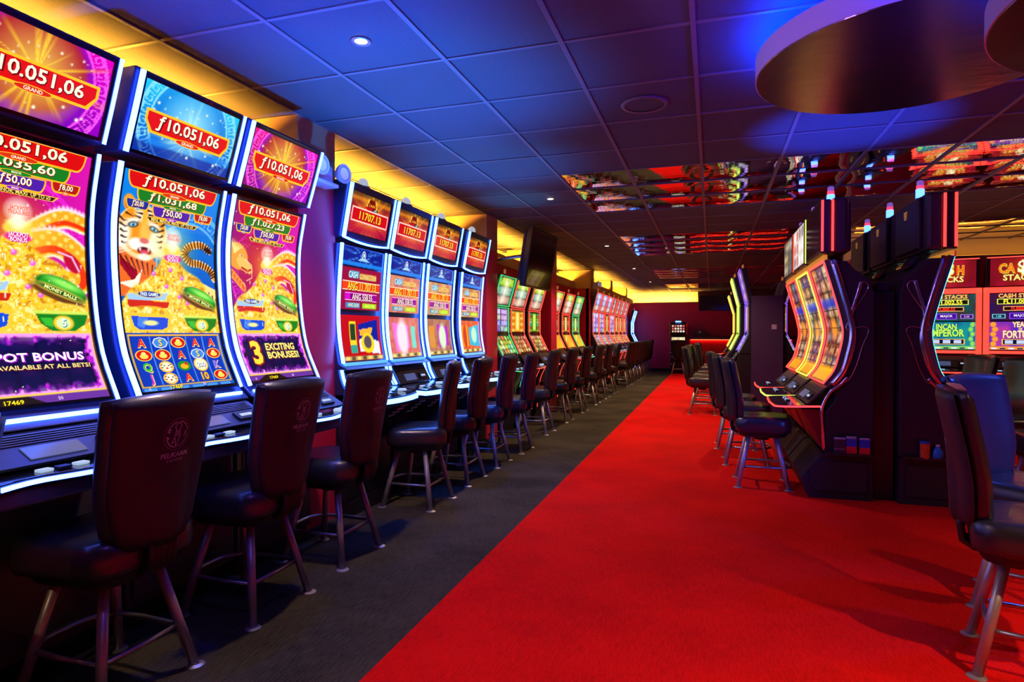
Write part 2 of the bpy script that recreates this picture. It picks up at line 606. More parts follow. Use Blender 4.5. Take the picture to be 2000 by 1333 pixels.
# ------------------------------------------------------------------ downlights
WHERE = ['nearest the camera, the brightest', 'second from the camera', 'third from the camera', 'fourth from the camera', 'farthest from the camera']
for k, y in enumerate(SPOTS_Y):
    t = thing('downlight', 'small recessed ceiling spotlight above the grey carpet, ' + WHERE[k], 'ceiling light', (-1.61, y, CEIL), 0, 'recessed spots over the grey carpet')
    MB().lathe([(.030, -.003), (.046, -.006), (.050, .002), (.030, .002)], 24, cap=False).build('trim_ring', M_SILVER, t, smooth=True)
    MB().lathe([(.029, -.001), (.029, .003)], 20).build('lens', L_SPOT, t)

# ------------------------------------------------------------------ ceiling speaker
t = thing('ceiling_speaker', 'round dark flush speaker grille in the middle of the ceiling', 'speaker', (-0.40, 3.87, CEIL))
MB().lathe([(.118, -.008), (.138, -.010), (.142, .002), (.118, .002)], 40, cap=False).build('rim', M_RAIL, t, smooth=True)
MB().lathe([(.118, -.004), (.118, .003)], 40).build('grille', mat('speaker_grille', (.05, .05, .07), .6, bump=(400, .5)), t)

# small pendant projector at the right
t = thing('pendant_projector', 'small box shaped projector hanging from a thin pole at the right of the ceiling', 'projector', (3.9, 8.2, CEIL))
MB().tube([(0, 0, .003), (0, 0, -.30)], .02, 10).build('pole', M_BLACK, t)
MB().box(-.14, .14, -.12, .12, -.46, -.30).build('housing', mat('lilac_housing', (.35, .3, .5), .4, noise=(9, .1)), t, bevel=.02)
MB().box(-.17, .17, -.14, .14, -.49, -.462).build('base_plate', M_BLACK, t, bevel=.01)

# ------------------------------------------------------------------ emergency lights on the columns
def emergency(label, x, y, z, s=1.0):
    t = thing('emergency_light', label, 'emergency light', (x, y, z), 0)
    MB().box(0, .09 * s, -.17 * s, .10 * s, -.05 * s, .08 * s).build('housing', M_WHITE, t, bevel=.012)
    MB().box(.0, .13 * s, -.19 * s, .12 * s, -.085 * s, -.055 * s).build('base_tray', M_WHITE, t, bevel=.01)
    for yy, a in ((-.13, -.25), (.15, .35)):
        h = MB()
        n = 20
        rings = [(.0, .030), (.03, .055), (.06, .072), (.075, .075)]
        pts = []
        for dx, r in rings:
            pts.append([(dx * s, math.cos(2 * PI * k / n) * r * s, math.sin(2 * PI * k / n) * r * s) for k in range(n + 1)])
        h.grid(pts)
        h.v.append((0.07 * s, 0, 0))
        c = len(h.v) - 1
        b = 3 * (n + 1)
        for k in range(n):
            h.f.append((b + k, b + k + 1, c))
        o = h.build('lamp_head', M_WHITE, t, auto=True)
        a = -.15
        o.location = (.09 * s, yy * s, .03 * s)
        o.rotation_euler = (0, 0, a)
        lens = MB().lathe([(.0, 0), (.062 * s, 0), (.066 * s, .003)], 20, cap=False).build('lens', mat('lens_white', (.9, .9, 1), .15, emis=(.5, .6, 1), estr=.35), o, smooth=True)
        lens.rotation_euler = (0, PI / 2, 0)
        lens.location = (.073 * s, 0, 0)
    return t


emergency('white twin head emergency light on the first column, beside the tall dragon machine', -2.53, 3.54, 2.36, .9)
emergency('small white twin head emergency light far down the left wall under the amber cove', -2.56, 13.90, 2.38, .9)

# ------------------------------------------------------------------ wall television on a bracket
t = thing('wall_television', 'large dark television tilted down above the green and red framed machines', 'television', (-2.18, 7.90, 2.27), math.radians(-4))
MB().box(-.03, .045, -.52, .52, -.38, .38).build('housing', M_BLACK, t, bevel=.008)
scr = MB().box(.046, .050, -.50, .50, -.355, .36).build('screen', M_DARKSCREEN, t)
MB().box(-.10, -.03, -.46, .46, -.32, .32).build('rear_cover', mat('dark_blue_back', (.03, .03, .09), .35, noise=(9, .1)), t, bevel=.03)
m = MB()
m.tube([(-.74, -.45, -.1), (-.45, -.45, -.1), (-.08, -.40, 0)], .022, 8)
m.box(-.75, -.72, -.55, -.35, -.25, .1)
m.build('wall_bracket', M_SILVER, t)
for o in t.children:
    pass
t.rotation_euler = (0, math.radians(9), math.radians(-3))

t = thing('far_television', 'black flat television high on the far wall right of the amber cove', 'television', (0.07, YF - .36, 2.31))
MB().box(-.49, .49, -.05, .0, -.26, .26).build('housing', M_BLACK, t, bevel=.006)
MB().box(-.47, .47, -.054, -.0505, -.24, .24).build('screen', M_DARKSCREEN, t)

# ------------------------------------------------------------------ cashier counter at the far wall
t = thing('service_counter', 'red lit service counter with black top at the far end', 'counter', (0.0, 21.0, 0))
MB().box(-.70, 2.4, 0, .55, 0, 1.10).build('front_panel', mat('counter_front', (.5, .01, .01), .4, noise=(3, .1)), t)
MB().box(-.72, 2.5, -.10, .62, 1.15, 1.21).build('counter_top', M_BLACK, t, bevel=.006)
MB().box(-.72, 2.4, -.05, .57, 1.10, 1.15).build('top_lip', M_BLACK, t)
MB().box(-.66, 2.35, -.045, -.02, 1.080, 1.0995).build('red_light_strip', L_REDBAR, t)
t = thing('ticket_printer', 'small dark machine standing on the far counter top', 'printer', (-.36, 21.2, 1.21))
MB().prism([(-.2, 0), (.2, 0), (.2, .10), (.05, .20), (-.12, .20), (-.2, .12)], -.14, .14).build('case', M_BLACK, t, bevel=.01)
MB().box(-.05, .02, -.145, -.14, .10, .17).build('status_panel', M_WHITE, t)

# ------------------------------------------------------------------ painted screen pictures
def lin(c):
    c = np.asarray(c, float)
    return np.where(c <= 0.04045, c / 12.92, ((c + 0.055) / 1.055) ** 2.4)


def hx(h):
    return tuple(int(h[i:i + 2], 16) / 255 for i in (0, 2, 4))


def vnoise(w, h, cell, seed):
    r = np.random.RandomState(seed)
    gw, gh = int(w / cell) + 3, int(h / cell) + 3
    g = r.rand(gh, gw)
    x = np.arange(w) / cell
    y = np.arange(h) / cell
    xi, yi = x.astype(int), y.astype(int)
    fx, fy = x - xi, y - yi
    fx = fx * fx * (3 - 2 * fx)
    fy = fy * fy * (3 - 2 * fy)
    a = g[yi][:, xi]; b = g[yi][:, xi + 1]; c = g[yi + 1][:, xi]; d = g[yi + 1][:, xi + 1]
    return (a * (1 - fx) + b * fx) * (1 - fy)[:, None] + (c * (1 - fx) + d * fx) * fy[:, None]


class Cv:
    """picture in width units: x 0..1, y 0..asp upward; sRGB colours"""
    def __init__(s, w, asp, col=(0, 0, 0)):
        s.asp = asp
        s.w = w
        s.h = int(round(w * asp))
        s.X, s.Y = np.meshgrid(np.linspace(0, 1, s.w), np.linspace(0, asp, s.h))
        s.im = np.ones((s.h, s.w, 3)) * np.array(col)

    def mix(s, m, col, a=1.0):
        m = np.clip(m, 0, 1)[..., None] * a
        s.im = s.im * (1 - m) + np.asarray(col) * m
        return s

    def d2m(s, d, soft):
        return np.clip(0.5 - d / soft, 0, 1)

    def ell(s, cx, cy, rx, ry, col, rot=0, soft=.012, a=1.0, clip=None):
        c, q = math.cos(rot), math.sin(rot)
        x = (s.X - cx) * c + (s.Y - cy) * q
        y = -(s.X - cx) * q + (s.Y - cy) * c
        d = (np.sqrt((x / rx) ** 2 + (y / ry) ** 2) - 1) * min(rx, ry)
        m = s.d2m(d, soft)
        if clip is not None:
            m = m * clip
        s.mix(m, col, a)
        return m

    def rect(s, x0, x1, y0, y1, col, soft=.006, a=1.0):
        d = np.maximum(np.maximum(x0 - s.X, s.X - x1), np.maximum(y0 - s.Y, s.Y - y1))
        return s.mix(s.d2m(d, soft), col, a)

    def poly(s, pts, col, a=1.0):
        ins = np.zeros(s.X.shape, bool)
        n = len(pts)
        for i in range(n):
            x0, y0 = pts[i]
            x1, y1 = pts[(i + 1) % n]
            if y0 == y1:
                continue
            c = ((s.Y >= min(y0, y1)) & (s.Y < max(y0, y1)) & (s.X < x0 + (s.Y - y0) * (x1 - x0) / (y1 - y0)))
            ins ^= c
        s.mix(ins.astype(float), col, a)
        return ins

    def line(s, pts, w, col, a=1.0, w1=None, soft=.008):
        m = np.zeros(s.X.shape)
        k = len(pts) - 1
        for i in range(k):
            (x0, y0), (x1, y1) = pts[i], pts[i + 1]
            dx, dy = x1 - x0, y1 - y0
            L2 = dx * dx + dy * dy + 1e-9
            t = np.clip(((s.X - x0) * dx + (s.Y - y0) * dy) / L2, 0, 1)
            ww = w if w1 is None else w + (w1 - w) * (i + t) / k
            d = np.hypot(s.X - x0 - t * dx, s.Y - y0 - t * dy) - ww
            m = np.maximum(m, s.d2m(d, soft))
        s.mix(m, col, a)
        return m

    def glow(s, cx, cy, r, col, a=1.0, p=1.5):
        d = np.hypot(s.X - cx, s.Y - cy) / r
        s.mix(np.clip(1 - d, 0, 1) ** p, col, a)

    def stars(s, n, region, col, seed, r=(.004, .012)):
        g = np.random.RandomState(seed)
        for _ in range(n):
            x = region[0] + g.rand() * (region[1] - region[0])
            y = region[2] + g.rand() * (region[3] - region[2])
            q = r[0] + g.rand() * (r[1] - r[0])
            s.ell(x, y, q, q, col, soft=.01)

    def rays(s, cx, cy, r0, r1, n, col, seed, a=1.0):
        g = np.random.RandomState(seed)
        th = np.arctan2(s.Y - cy, s.X - cx)
        rr = np.hypot(s.X - cx, s.Y - cy)
        m = np.zeros(s.X.shape)
        for k in range(n):
            t0 = g.rand() * 2 * PI
            w = .03 + g.rand() * .07
            L = r0 + g.rand() * (r1 - r0)
            dth = np.abs((th - t0 + PI) % (2 * PI) - PI)
            m = np.maximum(m, np.clip(1 - dth / w, 0, 1) * np.clip(1.6 - 1.6 * rr / L, 0, 1))
        s.mix(m, col, a)

    def key(s, cx, cy, r, w, col, n=26, a=.8):
        """band of squared spiral key ornament between two rings"""
        th = (np.arctan2(s.Y - cy, s.X - cx) / (2 * PI) * n) % 1
        rr = (np.hypot(s.X - cx, s.Y - cy) - r) / w
        on = (rr > 0) & (rr < 1)
        q = np.zeros(s.X.shape)
        q[(np.abs(rr) < .09) | (np.abs(rr - 1) < .09)] = 1
        k = ((np.abs(th - .12) < .05) & (rr > .15)) | ((np.abs(rr - .82) < .07) & (th > .1) & (th < .8)) | ((np.abs(th - .78) < .05) & (rr > .3) & (rr < .85)) | ((np.abs(rr - .32) < .07) & (th > .35) & (th < .8)) | ((np.abs(th - .38) < .04) & (rr > .3) & (rr < .6))
        q[on & k] = 1
        s.mix(q, col, a)


def gold(c, mask, seed, dark=(.80, .48, .04), mid=(1, .80, .16), hi=(1, .96, .62)):
    n = vnoise(c.w, c.h, 3.2, seed) * .6 + vnoise(c.w, c.h, 9, seed + 1) * .4
    c.mix(mask, mid)
    c.mix(mask * np.clip((.42 - n) * 6, 0, 1), dark, .8)
    c.mix(mask * np.clip((n - .60) * 7, 0, 1), hi, .95)
    m2 = vnoise(c.w, c.h, 2.0, seed + 2)
    c.mix(mask * np.clip((m2 - .78) * 8, 0, 1), (1, 1, .85), .9)
    c.mix(mask * np.clip((.12 - m2) * 9, 0, 1), (.55, .30, .02), .6)


def pile_and_pots(c, F, s=0.0):
    """heap of gold with jar on top, blue chest left, green bowl right"""
    X, Y = c.X, c.Y
    top = F(.655) - np.abs(X - .53) ** 1.15 * .95
    top = top + .03 * np.sin(X * 17)
    m = c.d2m(Y - top, .03) * (Y > F(.28))
    c.glow(.53, F(.66), .33, (1, .85, .3), .8)
    gold(c, m, 40)
    for gx, gy in ((.33, .555), (.62, .545), (.45, .50), (.74, .50), (.58, .455), (.66, .425), (.5, .58)):
        c.ell(gx, F(gy), .022, .018, (.93, .35, .85), rot=.5)
        c.ell(gx - .005, F(gy) + .006, .008, .006, (1, .85, 1))
    # jar
    c.ell(.53, F(.668), .095, .05, (1, .84, .30))
    c.ell(.53, F(.69), .075, .022, (1, .95, .55))
    c.ell(.53, F(.69), .045, .05, (1, .97, .75), soft=.04)
    c.glow(.53, F(.735), .10, (1, 1, .95), 1, .6)
    c.ell(.53, F(.637), .088, .032, (.95, .10, .60))
    # open chest left
    c.poly([(.06, F(.455)), (.46, F(.468)), (.43, F(.435)), (.08, F(.425))], (.62, .80, 1))
    c.ell(.27, F(.457), .13, .022, (.95, .75, .2))
    c.poly([(.06, F(.43)), (.47, F(.425)), (.44, F(.395)), (.07, F(.395))], (.82, .16, .06))
    mm = c.ell(.26, F(.375), .19, .05, (1, .8, .2))
    gold(c, mm, 60)
    c.poly([(.05, F(.372)), (.47, F(.365)), (.45, F(.300)), (.40, F(.285)), (.12, F(.285)), (.07, F(.305))], (1, .80, .2))
    c.poly([(.08, F(.355)), (.44, F(.350)), (.42, F(.307)), (.37, F(.295)), (.14, F(.295)), (.10, F(.310))], (.07, .30, .85))
    c.poly([(.14, F(.35)), (.24, F(.35)), (.19, F(.30)), (.13, F(.31))], (.35, .60, 1), .7)
    c.ell(.26, F(.325), .07, .022, (1, .93, .6))
    # green bowl with lid
    c.ell(.81, F(.452), .190, .082, (.05, .38, .06), rot=-.36)
    c.ell(.82, F(.460), .170, .060, (.14, .62, .12), rot=-.36)
    c.ell(.84, F(.472), .120, .026, (.60, .95, .40), rot=-.36, soft=.03)
    c.ell(.78, F(.428), .195, .040, (.40, .24, .08), rot=-.36)
    c.ell(.80, F(.440), .190, .030, (.95, .78, .30), rot=-.36)
    c.ell(.80, F(.440), .165, .020, (.10, .30, .10), rot=-.36)
    c.ell(.80, F(.37), .19, .05, (1, .82, .25))
    gold(c, c.ell(.80, F(.37), .175, .035, (1, .8, .2)), 77)
    c.poly([(.60, F(.365)), (.995, F(.363)), (.96, F(.315)), (.88, F(.287)), (.71, F(.287)), (.64, F(.315))], (.08, .50, .08))
    c.rect(.60, .995, F(.353), F(.366), (.85, .92, .35))
    c.poly([(.64, F(.338)), (.72, F(.338)), (.72, F(.30)), (.67, F(.31))], (.25, .8, .2), .8)
    c.ell(.80, F(.318), .075, .055, (1, .78, .15))
    c.ell(.80, F(.318), .052, .040, (.85, 1, .7))


def reels(c, F):
    c.rect(0.02, .98, F(.02), F(.272), (.95, .72, .2))
    c.rect(0.035, .965, F(.028), F(.264), (.03, .13, .52))
    for i in range(5):
        x0 = .045 + i * .184
        c.rect(x0, x0 + .172, F(.03), F(.262), (.03, .22, .72))
        c.rect(x0 + .172, x0 + .184, F(.03), F(.262), (.35, .60, .95))


def spark_panel(c, F):
    X, Y = c.X, c.Y
    c.rect(0.0, 1, F(.0), F(.285), (.97, .80, .3))
    n = vnoise(c.w, c.h, 4, 91)
    e = np.minimum(np.minimum(X - .0, 1 - X), np.minimum(Y - F(.035), F(.28) - Y))
    c.mix((e > .01).astype(float), (1, .62, .95))
    c.mix(np.clip((e - .03 + (n - .5) * .05) * 60, 0, 1), (.75, .12, .85))
    c.mix(np.clip((e - .055 + (n - .5) * .06) * 50, 0, 1), (.06, .02, .20))
    for i in range(5):
        c.rect(.08 + i * .172, .08 + i * .172 + .15, F(.05), F(.262), (.05, .06, .30), a=.55)
        for j in range(4):
            if (i * 3 + j) % 2:
                c.ell(.155 + i * .172, F(.08 + j * .053), .05, .035, (.25, .05, .30), a=.5, soft=.05)
    c.mix(np.clip((n - .93) * 20, 0, 1) * (e < .07), (1, 1, .9))
    c.rect(0, 1, 0, F(.034), (.42, .20, .62))
    c.poly([(.10, 0), (.24, F(.034)), (.44, F(.034)), (.56, 0)], (.12, .08, .05))


def dragon_art(asp):
    c = Cv(150, asp, hx('8a0f7a'))
    F = lambda f: f * asp
    X, Y = c.X, c.Y
    c.im = np.stack([.60 + .25 * X, .02 + .06 * X, .45 + .22 * X], -1)
    c.key(.5, F(.60), .40, .10, (.93, .15, .85), 26)
    c.glow(.40, F(.68), .42, (.75, .0, .08), 1, .8)
    # dragon body loops on the right, head at left
    for pts, w in (([(.50, F(.60)), (.66, F(.68)), (.84, F(.735)), (1.02, F(.72))], .055), ([(.56, F(.60)), (.78, F(.635)), (.95, F(.58)), (.97, F(.50)), (.80, F(.47))], .085)):
        P = [tuple(p)[:2] for p in catmull([(a, b, 0) for a, b in pts], 6)]
        c.line(P, w + .018, (1, .92, .80))
        for i in range(0, len(P)):
            c.ell(P[i][0], P[i][1] + w + .016, .012, .022, (1, .85, .95), rot=.3)
        m = c.line(P, w, (1, .66, .12))
        c.mix(m * np.clip((np.sin(X * 75) * np.sin(Y * 75) - .1) * 2, 0, 1), (1, .90, .45), .8)
        c.line([(a, b - w * .55) for a, b in P], w * .30, (.93, .16, .03), .9)
    c.ell(.90, F(.56), .05, .08, (.75, .05, .2), rot=.6)
    c.line([(.80, F(.60)), (.90, F(.585)), (.95, F(.53))], .006, (1, .8, 1))
    # head
    c.ell(.10, F(.70), .15, .13, (1, .62, .18), rot=-.5)
    c.ell(.20, F(.655), .12, .06, (1, .75, .35), rot=-.5)
    for k in range(7):
        c.line([(.06, F(.72)), (.0 + k * .03, F(.80) - k * .012)], .012, (1, .88, .55), w1=.002)
    c.ell(.15, F(.705), .022, .012, (1, 1, .9))
    c.ell(.155, F(.705), .009, .009, (.5, 0, 0))
    c.line([(.16, F(.64)), (.24, F(.625)), (.29, F(.635))], .010, (.7, .05, .05))
    c.line([(.20, F(.69)), (.30, F(.66)), (.30, F(.59)), (.22, F(.57))], .004, (1, .95, .8))
    for k in range(5):
        c.ell(.03 + .035 * k, F(.60) - .03 * k, .035, .05, (1, .70, .2), rot=.4)
        c.ell(.03 + .035 * k, F(.60) - .03 * k, .022, .035, (.95, .35, .08), rot=.4)
    pile_and_pots(c, F)
    spark_panel(c, F)
    return c


def tiger_art(asp):
    c = Cv(150, asp)
    F = lambda f: f * asp
    X, Y = c.X, c.Y
    c.im = np.stack([.02 + 0 * X, .18 + .35 * (Y / asp), .62 + .3 * (Y / asp)], -1)
    c.key(.72, F(.62), .36, .12, (.45, .78, 1), 22)
    c.glow(.5, F(.76), .3, (.3, .75, 1), .8)
    # tail
    P = [tuple(p)[:2] for p in catmull([(.94, F(.70), 0), (.84, F(.722), 0), (.71, F(.705), 0), (.66, F(.665), 0), (.72, F(.63), 0), (.84, F(.625), 0), (.95, F(.60), 0), (1.0, F(.56), 0)], 8)]
    c.line(P, .036, (1, .96, .88))
    c.line(P, .026, (.98, .62, .22))
    for i in range(0, len(P) - 1, 2):
        x, y = P[i]
        dx, dy = P[i + 1][0] - x, P[i + 1][1] - y
        q = math.hypot(dx, dy)
        c.line([(x - dy / q * .034, y + dx / q * .034), (x + dy / q * .034, y - dx / q * .034)], .007, (.12, .05, .04))
    c.ell(.93, F(.70), .05, .025, (.15, .06, .05), rot=-.3)
    # haunch at right
    hm = (c.Y < F(.56) - (X - .70) * .35) & (X > .72) & (Y > F(.40))
    c.mix(hm.astype(float), (1, .88, .55))
    for k in range(6):
        c.line([(.80 + .04 * k, F(.535) - .03 * k), (.82 + .038 * k, F(.49) - .03 * k)], .007, (.25, .1, .05), w1=.002)
    # chest
    c.poly([(0, F(.66)), (.0, F(.44)), (.20, F(.46)), (.36, F(.60)), (.30, F(.64))], (.93, .42, .12))
    c.poly([(.02, F(.62)), (.02, F(.58)), (.14, F(.50)), (.20, F(.47)), (.17, F(.56))], (.60, .02, .10))
    c.poly([(.0, F(.50)), (.14, F(.52)), (.22, F(.57)), (.16, F(.47))], (1, .93, .85))
    for k in range(7):
        c.line([(.02 + .05 * k, F(.625) - .01 * k), (.10 + .035 * k, F(.56) - .006 * k)], .007, (.20, .02, .04), w1=.002)
    # ears
    c.ell(.09, F(.855), .055, .075, (.98, .60, .15), rot=.3)
    c.ell(.085, F(.85), .030, .045, (.75, .15, .15), rot=.3)
    c.ell(.385, F(.785), .05, .055, (.98, .60, .15), rot=-.6)
    c.ell(.39, F(.782), .026, .032, (.72, .15, .15), rot=-.6)
    # head, ruff
    cx, cy = .225, F(.735)
    Xs = c.X
    c.X = cx + (Xs - cx) / 1.12
    c.ell(cx, cy, .215, .225, (1, .84, .58), rot=-.15)
    c.ell(cx + .005, cy + .02, .196, .205, (1, .58, .10), rot=-.15)
    c.ell(cx + .14, cy - .08, .085, .12, (1, .95, .86), rot=.3, soft=.04)
    c.ell(cx - .16, cy - .04, .06, .12, (1, .95, .86), rot=-.2, soft=.04)
    c.ell(cx + .01, cy + .16, .075, .07, (1, .93, .80), soft=.04)
    c.line([(cx + .02, cy + .20), (cx + .015, cy + .05)], .022, (1, .70, .20))
    # stripes
    blk = (.10, .04, .05)
    for sx in (-1, 1):
        for k in range(4):
            c.line([(cx + .02 + sx * (.02 + .012 * k), cy + .19 - .035 * k), (cx + .02 + sx * (.065 + .014 * k), cy + .185 - .028 * k)], .009, blk, w1=.002)
        for k in range(5):
            x0 = cx + sx * (.188 - .006 * k)
            c.line([(x0, cy + .10 - .05 * k), (cx + sx * (.155 - .012 * (k % 2)), cy + .075 - .045 * k), (cx + sx * .125, cy + .080 - .045 * k)], .009, blk, w1=.002)
        c.line([(cx + sx * .14, cy + .14), (cx + sx * .08, cy + .12)], .008, blk, w1=.002)
    # brows, eyes
    for sx, ex in ((-1, cx - .078), (1, cx + .100)):
        ey = cy + .055 - .012 * (sx > 0)
        c.ell(ex, ey + .03, .055, .024, (1, .96, .88), rot=-.25 * sx, soft=.02)
        c.ell(ex, ey, .042, .024, (.08, .03, .05), rot=-.3 * sx)
        c.ell(ex, ey, .030, .017, (.55, .90, 1), rot=-.3 * sx)
        c.ell(ex, ey, .010, .012, (.03, .03, .10))
        c.ell(ex - .006, ey + .006, .004, .004, (1, 1, 1))
    # nose bridge, muzzle
    c.ell(cx + .02, cy - .01, .042, .10, (1, .74, .30), soft=.03)
    c.ell(cx - .045, cy - .10, .068, .052, (1, .97, .92), soft=.02)
    c.ell(cx + .075, cy - .10, .068, .052, (1, .97, .92), soft=.02)
    c.ell(cx + .018, cy - .065, .040, .024, (.86, .42, .40))
    c.ell(cx + .018, cy - .150, .058, .034, (.35, .02, .05))
    c.ell(cx + .018, cy - .158, .038, .018, (.90, .25, .32))
    c.ell(cx - .018, cy - .137, .008, .014, (1, 1, .92))
    c.ell(cx + .054, cy - .137, .008, .014, (1, 1, .92))
    c.ell(cx + .018, cy - .200, .055, .030, (1, .97, .90), soft=.02)
    for k in range(5):
        for sx in (-1, 1):
            c.line([(cx + .018 + sx * .06, cy - .09 - .010 * k), (cx + .018 + sx * .21, cy - .08 - .028 * k)], .0022, (1, 1, 1), a=.9)
    c.X = Xs
    pile_and_pots(c, F)
    reels(c, F)
    c.rect(0, 1, 0, F(.022), (.08, .35, .75))
    for i in range(6):
        c.rect(.03 + i * .16, .15 + i * .16, F(.004), F(.017), (.30, .60, .95))
    return c


def top_art(asp, blue):
    c = Cv(110, asp)
    X, Y = c.X, c.Y
    if blue:
        c.im = np.stack([.0 + .1 * Y / asp, .28 + .5 * Y / asp, .75 + .2 * Y / asp], -1)
        k1, k2 = (.55, .88, 1), (.10, .45, .85)
    else:
        c.im = np.stack([.55 + .35 * Y / asp, .0 + 0 * X, .45 + .30 * X], -1)
        k1, k2 = (.98, .35, .95), (.45, .05, .75)
    cy = asp * .52
    c.key(.5, cy, .40, .10, k1, 30, .9)
    c.ell(.5, cy, .39, .39, k2, a=.6)
    if not blue:
        c.ell(.5, cy + .05, .33, .30, (.60, .0, .05), a=.9, soft=.05)
        c.rays(.5, cy, .30, .60, 26, (1, .80, .05), 3, .95)
        c.glow(.5, cy, .36, (1, .90, .30), .9, .7)
    else:
        c.rays(.5, cy - .1, .25, .5, 18, (.8, .95, .75), 3, .7)
        c.glow(.5, cy, .33, (.75, 1, 1), .85, .8)
        c.rect(0, 1, 0, asp * .15, (.02, .12, .55), a=.6)
        c.ell(.2, .10, .12, .03, (.1, .5, .9), a=.8, soft=.03)
        c.ell(.85, .12, .14, .03, (.1, .5, .9), a=.8, soft=.03)
    c.stars(40, (.1, .9, asp * .1, asp * .9), (1, .98, .85), 12)
    return c


def mosaic_art(asp, pal, seed, w=36, cells=(5, 6)):
    """game symbols on reels in the given palette"""
    c = Cv(w, asp, hx(pal[0]))
    g = np.random.RandomState(seed)
    nx, ny = cells
    n = vnoise(c.w, c.h, 5, seed)
    c.mix(n, hx(pal[1]), .7)
    for i in range(nx):
        for j in range(ny):
            col = hx(pal[2 + g.randint(len(pal) - 2)])
            cx, cy = (i + .5) / nx, (j + .5) / ny * asp
            c.ell(cx, cy, .36 / nx, .36 * asp / ny, col, soft=.03)
            c.ell(cx, cy, .16 / nx, .16 * asp / ny, tuple(min(1, v * .4 + .6) for v in col), soft=.03)
    return c


def stars_art(asp, hues, w=40):
    """three stacked prize bands, each with a glowing emblem"""
    c = Cv(w, asp, (.10, .06, .05))
    n = len(hues)
    for i, h in enumerate(hues):
        y0, y1 = asp * (i + .06) / n, asp * (i + .94) / n
        h = hx(h)
        c.rect(.04, .96, y0, y1, h, soft=.05)
        cy = (y0 + y1) / 2
        c.ell(.5, cy, .30, asp * .16, tuple(v * .5 + .5 for v in h), soft=.12, a=.8)
        c.glow(.5, cy, .20, (1, 1, .85), .9)
        c.rays(.5, cy, .2, .45, 9, (1, .95, .7), i + 3, .5)
    nn = vnoise(c.w, c.h, 3, 3)
    c.mix(np.clip((nn - .7) * 4, 0, 1), (1, 1, .9), .4)
    c.mix(np.clip((.3 - nn) * 3, 0, 1), (.1, .1, .05), .4)
    return c


def column_art(asp, pal, w=40):
    """bright central column with two side columns of small symbols"""
    p = [hx(q) for q in pal]
    c = Cv(w, asp, p[0])
    c.mix(vnoise(c.w, c.h, 4, 8), p[1], .6)
    for s_ in (.16, .84):
        for j in range(7):
            c.ell(s_, asp * (j + .5) / 7, .09, asp * .045, p[3 + j % (len(p) - 3)], soft=.06)
    c.rect(.34, .66, asp * .06, asp * .94, p[2], soft=.06)
    c.rect(.44, .58, asp * .12, asp * .88, tuple(v * .45 + .55 for v in p[2]), soft=.10)
    c.rect(.0, 1, asp * .95, asp, (.05, .05, .05))
    return c


def reelgrid_art(asp, pal, seed, w=48, n=(3, 7)):
    """framed square symbols in columns, dark gaps between"""
    p = [hx(q) for q in pal]
    g = np.random.RandomState(seed)
    c = Cv(w, asp, p[0])
    nx, ny = n
    for i in range(nx):
        for j in range(ny):
            x0, x1 = (i + .06) / nx, (i + .94) / nx
            y0, y1 = asp * (j + .08) / ny, asp * (j + .92) / ny
            a_, b_ = p[1 + g.randint(len(p) - 1)], p[1 + g.randint(len(p) - 1)]
            c.rect(x0, x1, y0, y1, a_, soft=.03)
            c.ell((x0 + x1) / 2, (y0 + y1) / 2, (x1 - x0) * .33, (y1 - y0) * .36, b_, soft=.05, rot=g.rand())
            c.ell((x0 + x1) / 2, (y0 + y1) / 2, (x1 - x0) * .16, (y1 - y0) * .14, tuple(v * .5 + .5 for v in a_), soft=.05)
    nn = vnoise(c.w, c.h, 2.5, seed + 4)
    c.mix(np.clip((nn - .65) * 3, 0, 1), (1, .93, .75), .45)
    c.mix(np.clip((.35 - nn) * 3, 0, 1), p[0], .6)
    return c


def link_top_art(asp):
    c = Cv(60, asp, (.10, .02, .10))
    X, Y = c.X, c.Y
    c.im = np.stack([.35 + .5 * (1 - np.abs(Y / asp - .45) * 2), .05 + .25 * np.clip(Y / asp - .4, 0, 1), .10 + .12 * (1 - Y / asp)], -1).clip(0, 1)
    c.rays(.5, asp * .42, .35, .9, 30, (1, .65, .10), 4, .7)
    c.glow(.5, asp * .42, .38, (1, .75, .2), .9, .8)
    c.rect(.0, 1, asp * .82, asp * .90, (1, .62, .10), soft=.05, a=.8)
    c.poly([(.33, asp * .60), (.40, asp * .93), (.60, asp * .93), (.67, asp * .60)], (1, .75, .2))
    c.poly([(.37, asp * .61), (.43, asp * .91), (.57, asp * .91), (.63, asp * .61)], (.45, .05, .05))
    c.rect(0, 1, 0, asp * .22, (.75, .02, .22), soft=.15, a=.8)
    return c


def link_mid_art(asp, k):
    base = [(.60, .05, .22), (.80, .35, .30), (.75, .45, .30), (.70, .40, .25)][k]
    c = Cv(60, asp, base)
    n = vnoise(c.w, c.h, 6, 20 + k)
    c.mix(n * (k > 0), (.95, .85, .6), .6)
    c.rect(.03, .97, asp * .46, asp * .68, (.95, .25, .05))
    c.rect(.10, .90, asp * .22, asp * .40, (.85, .10, .80))
    c.rect(.12, .47, asp * .05, asp * .17, (.25, .55, .75))
    c.rect(.53, .90, asp * .05, asp * .17, (.65, .85, .10))
    c.rect(.18, .42, asp * .76, asp * .92, (.30, .65, .80))
    c.rect(.43, .86, asp * .74, asp * .88, (.93, .60, .20))
    return c


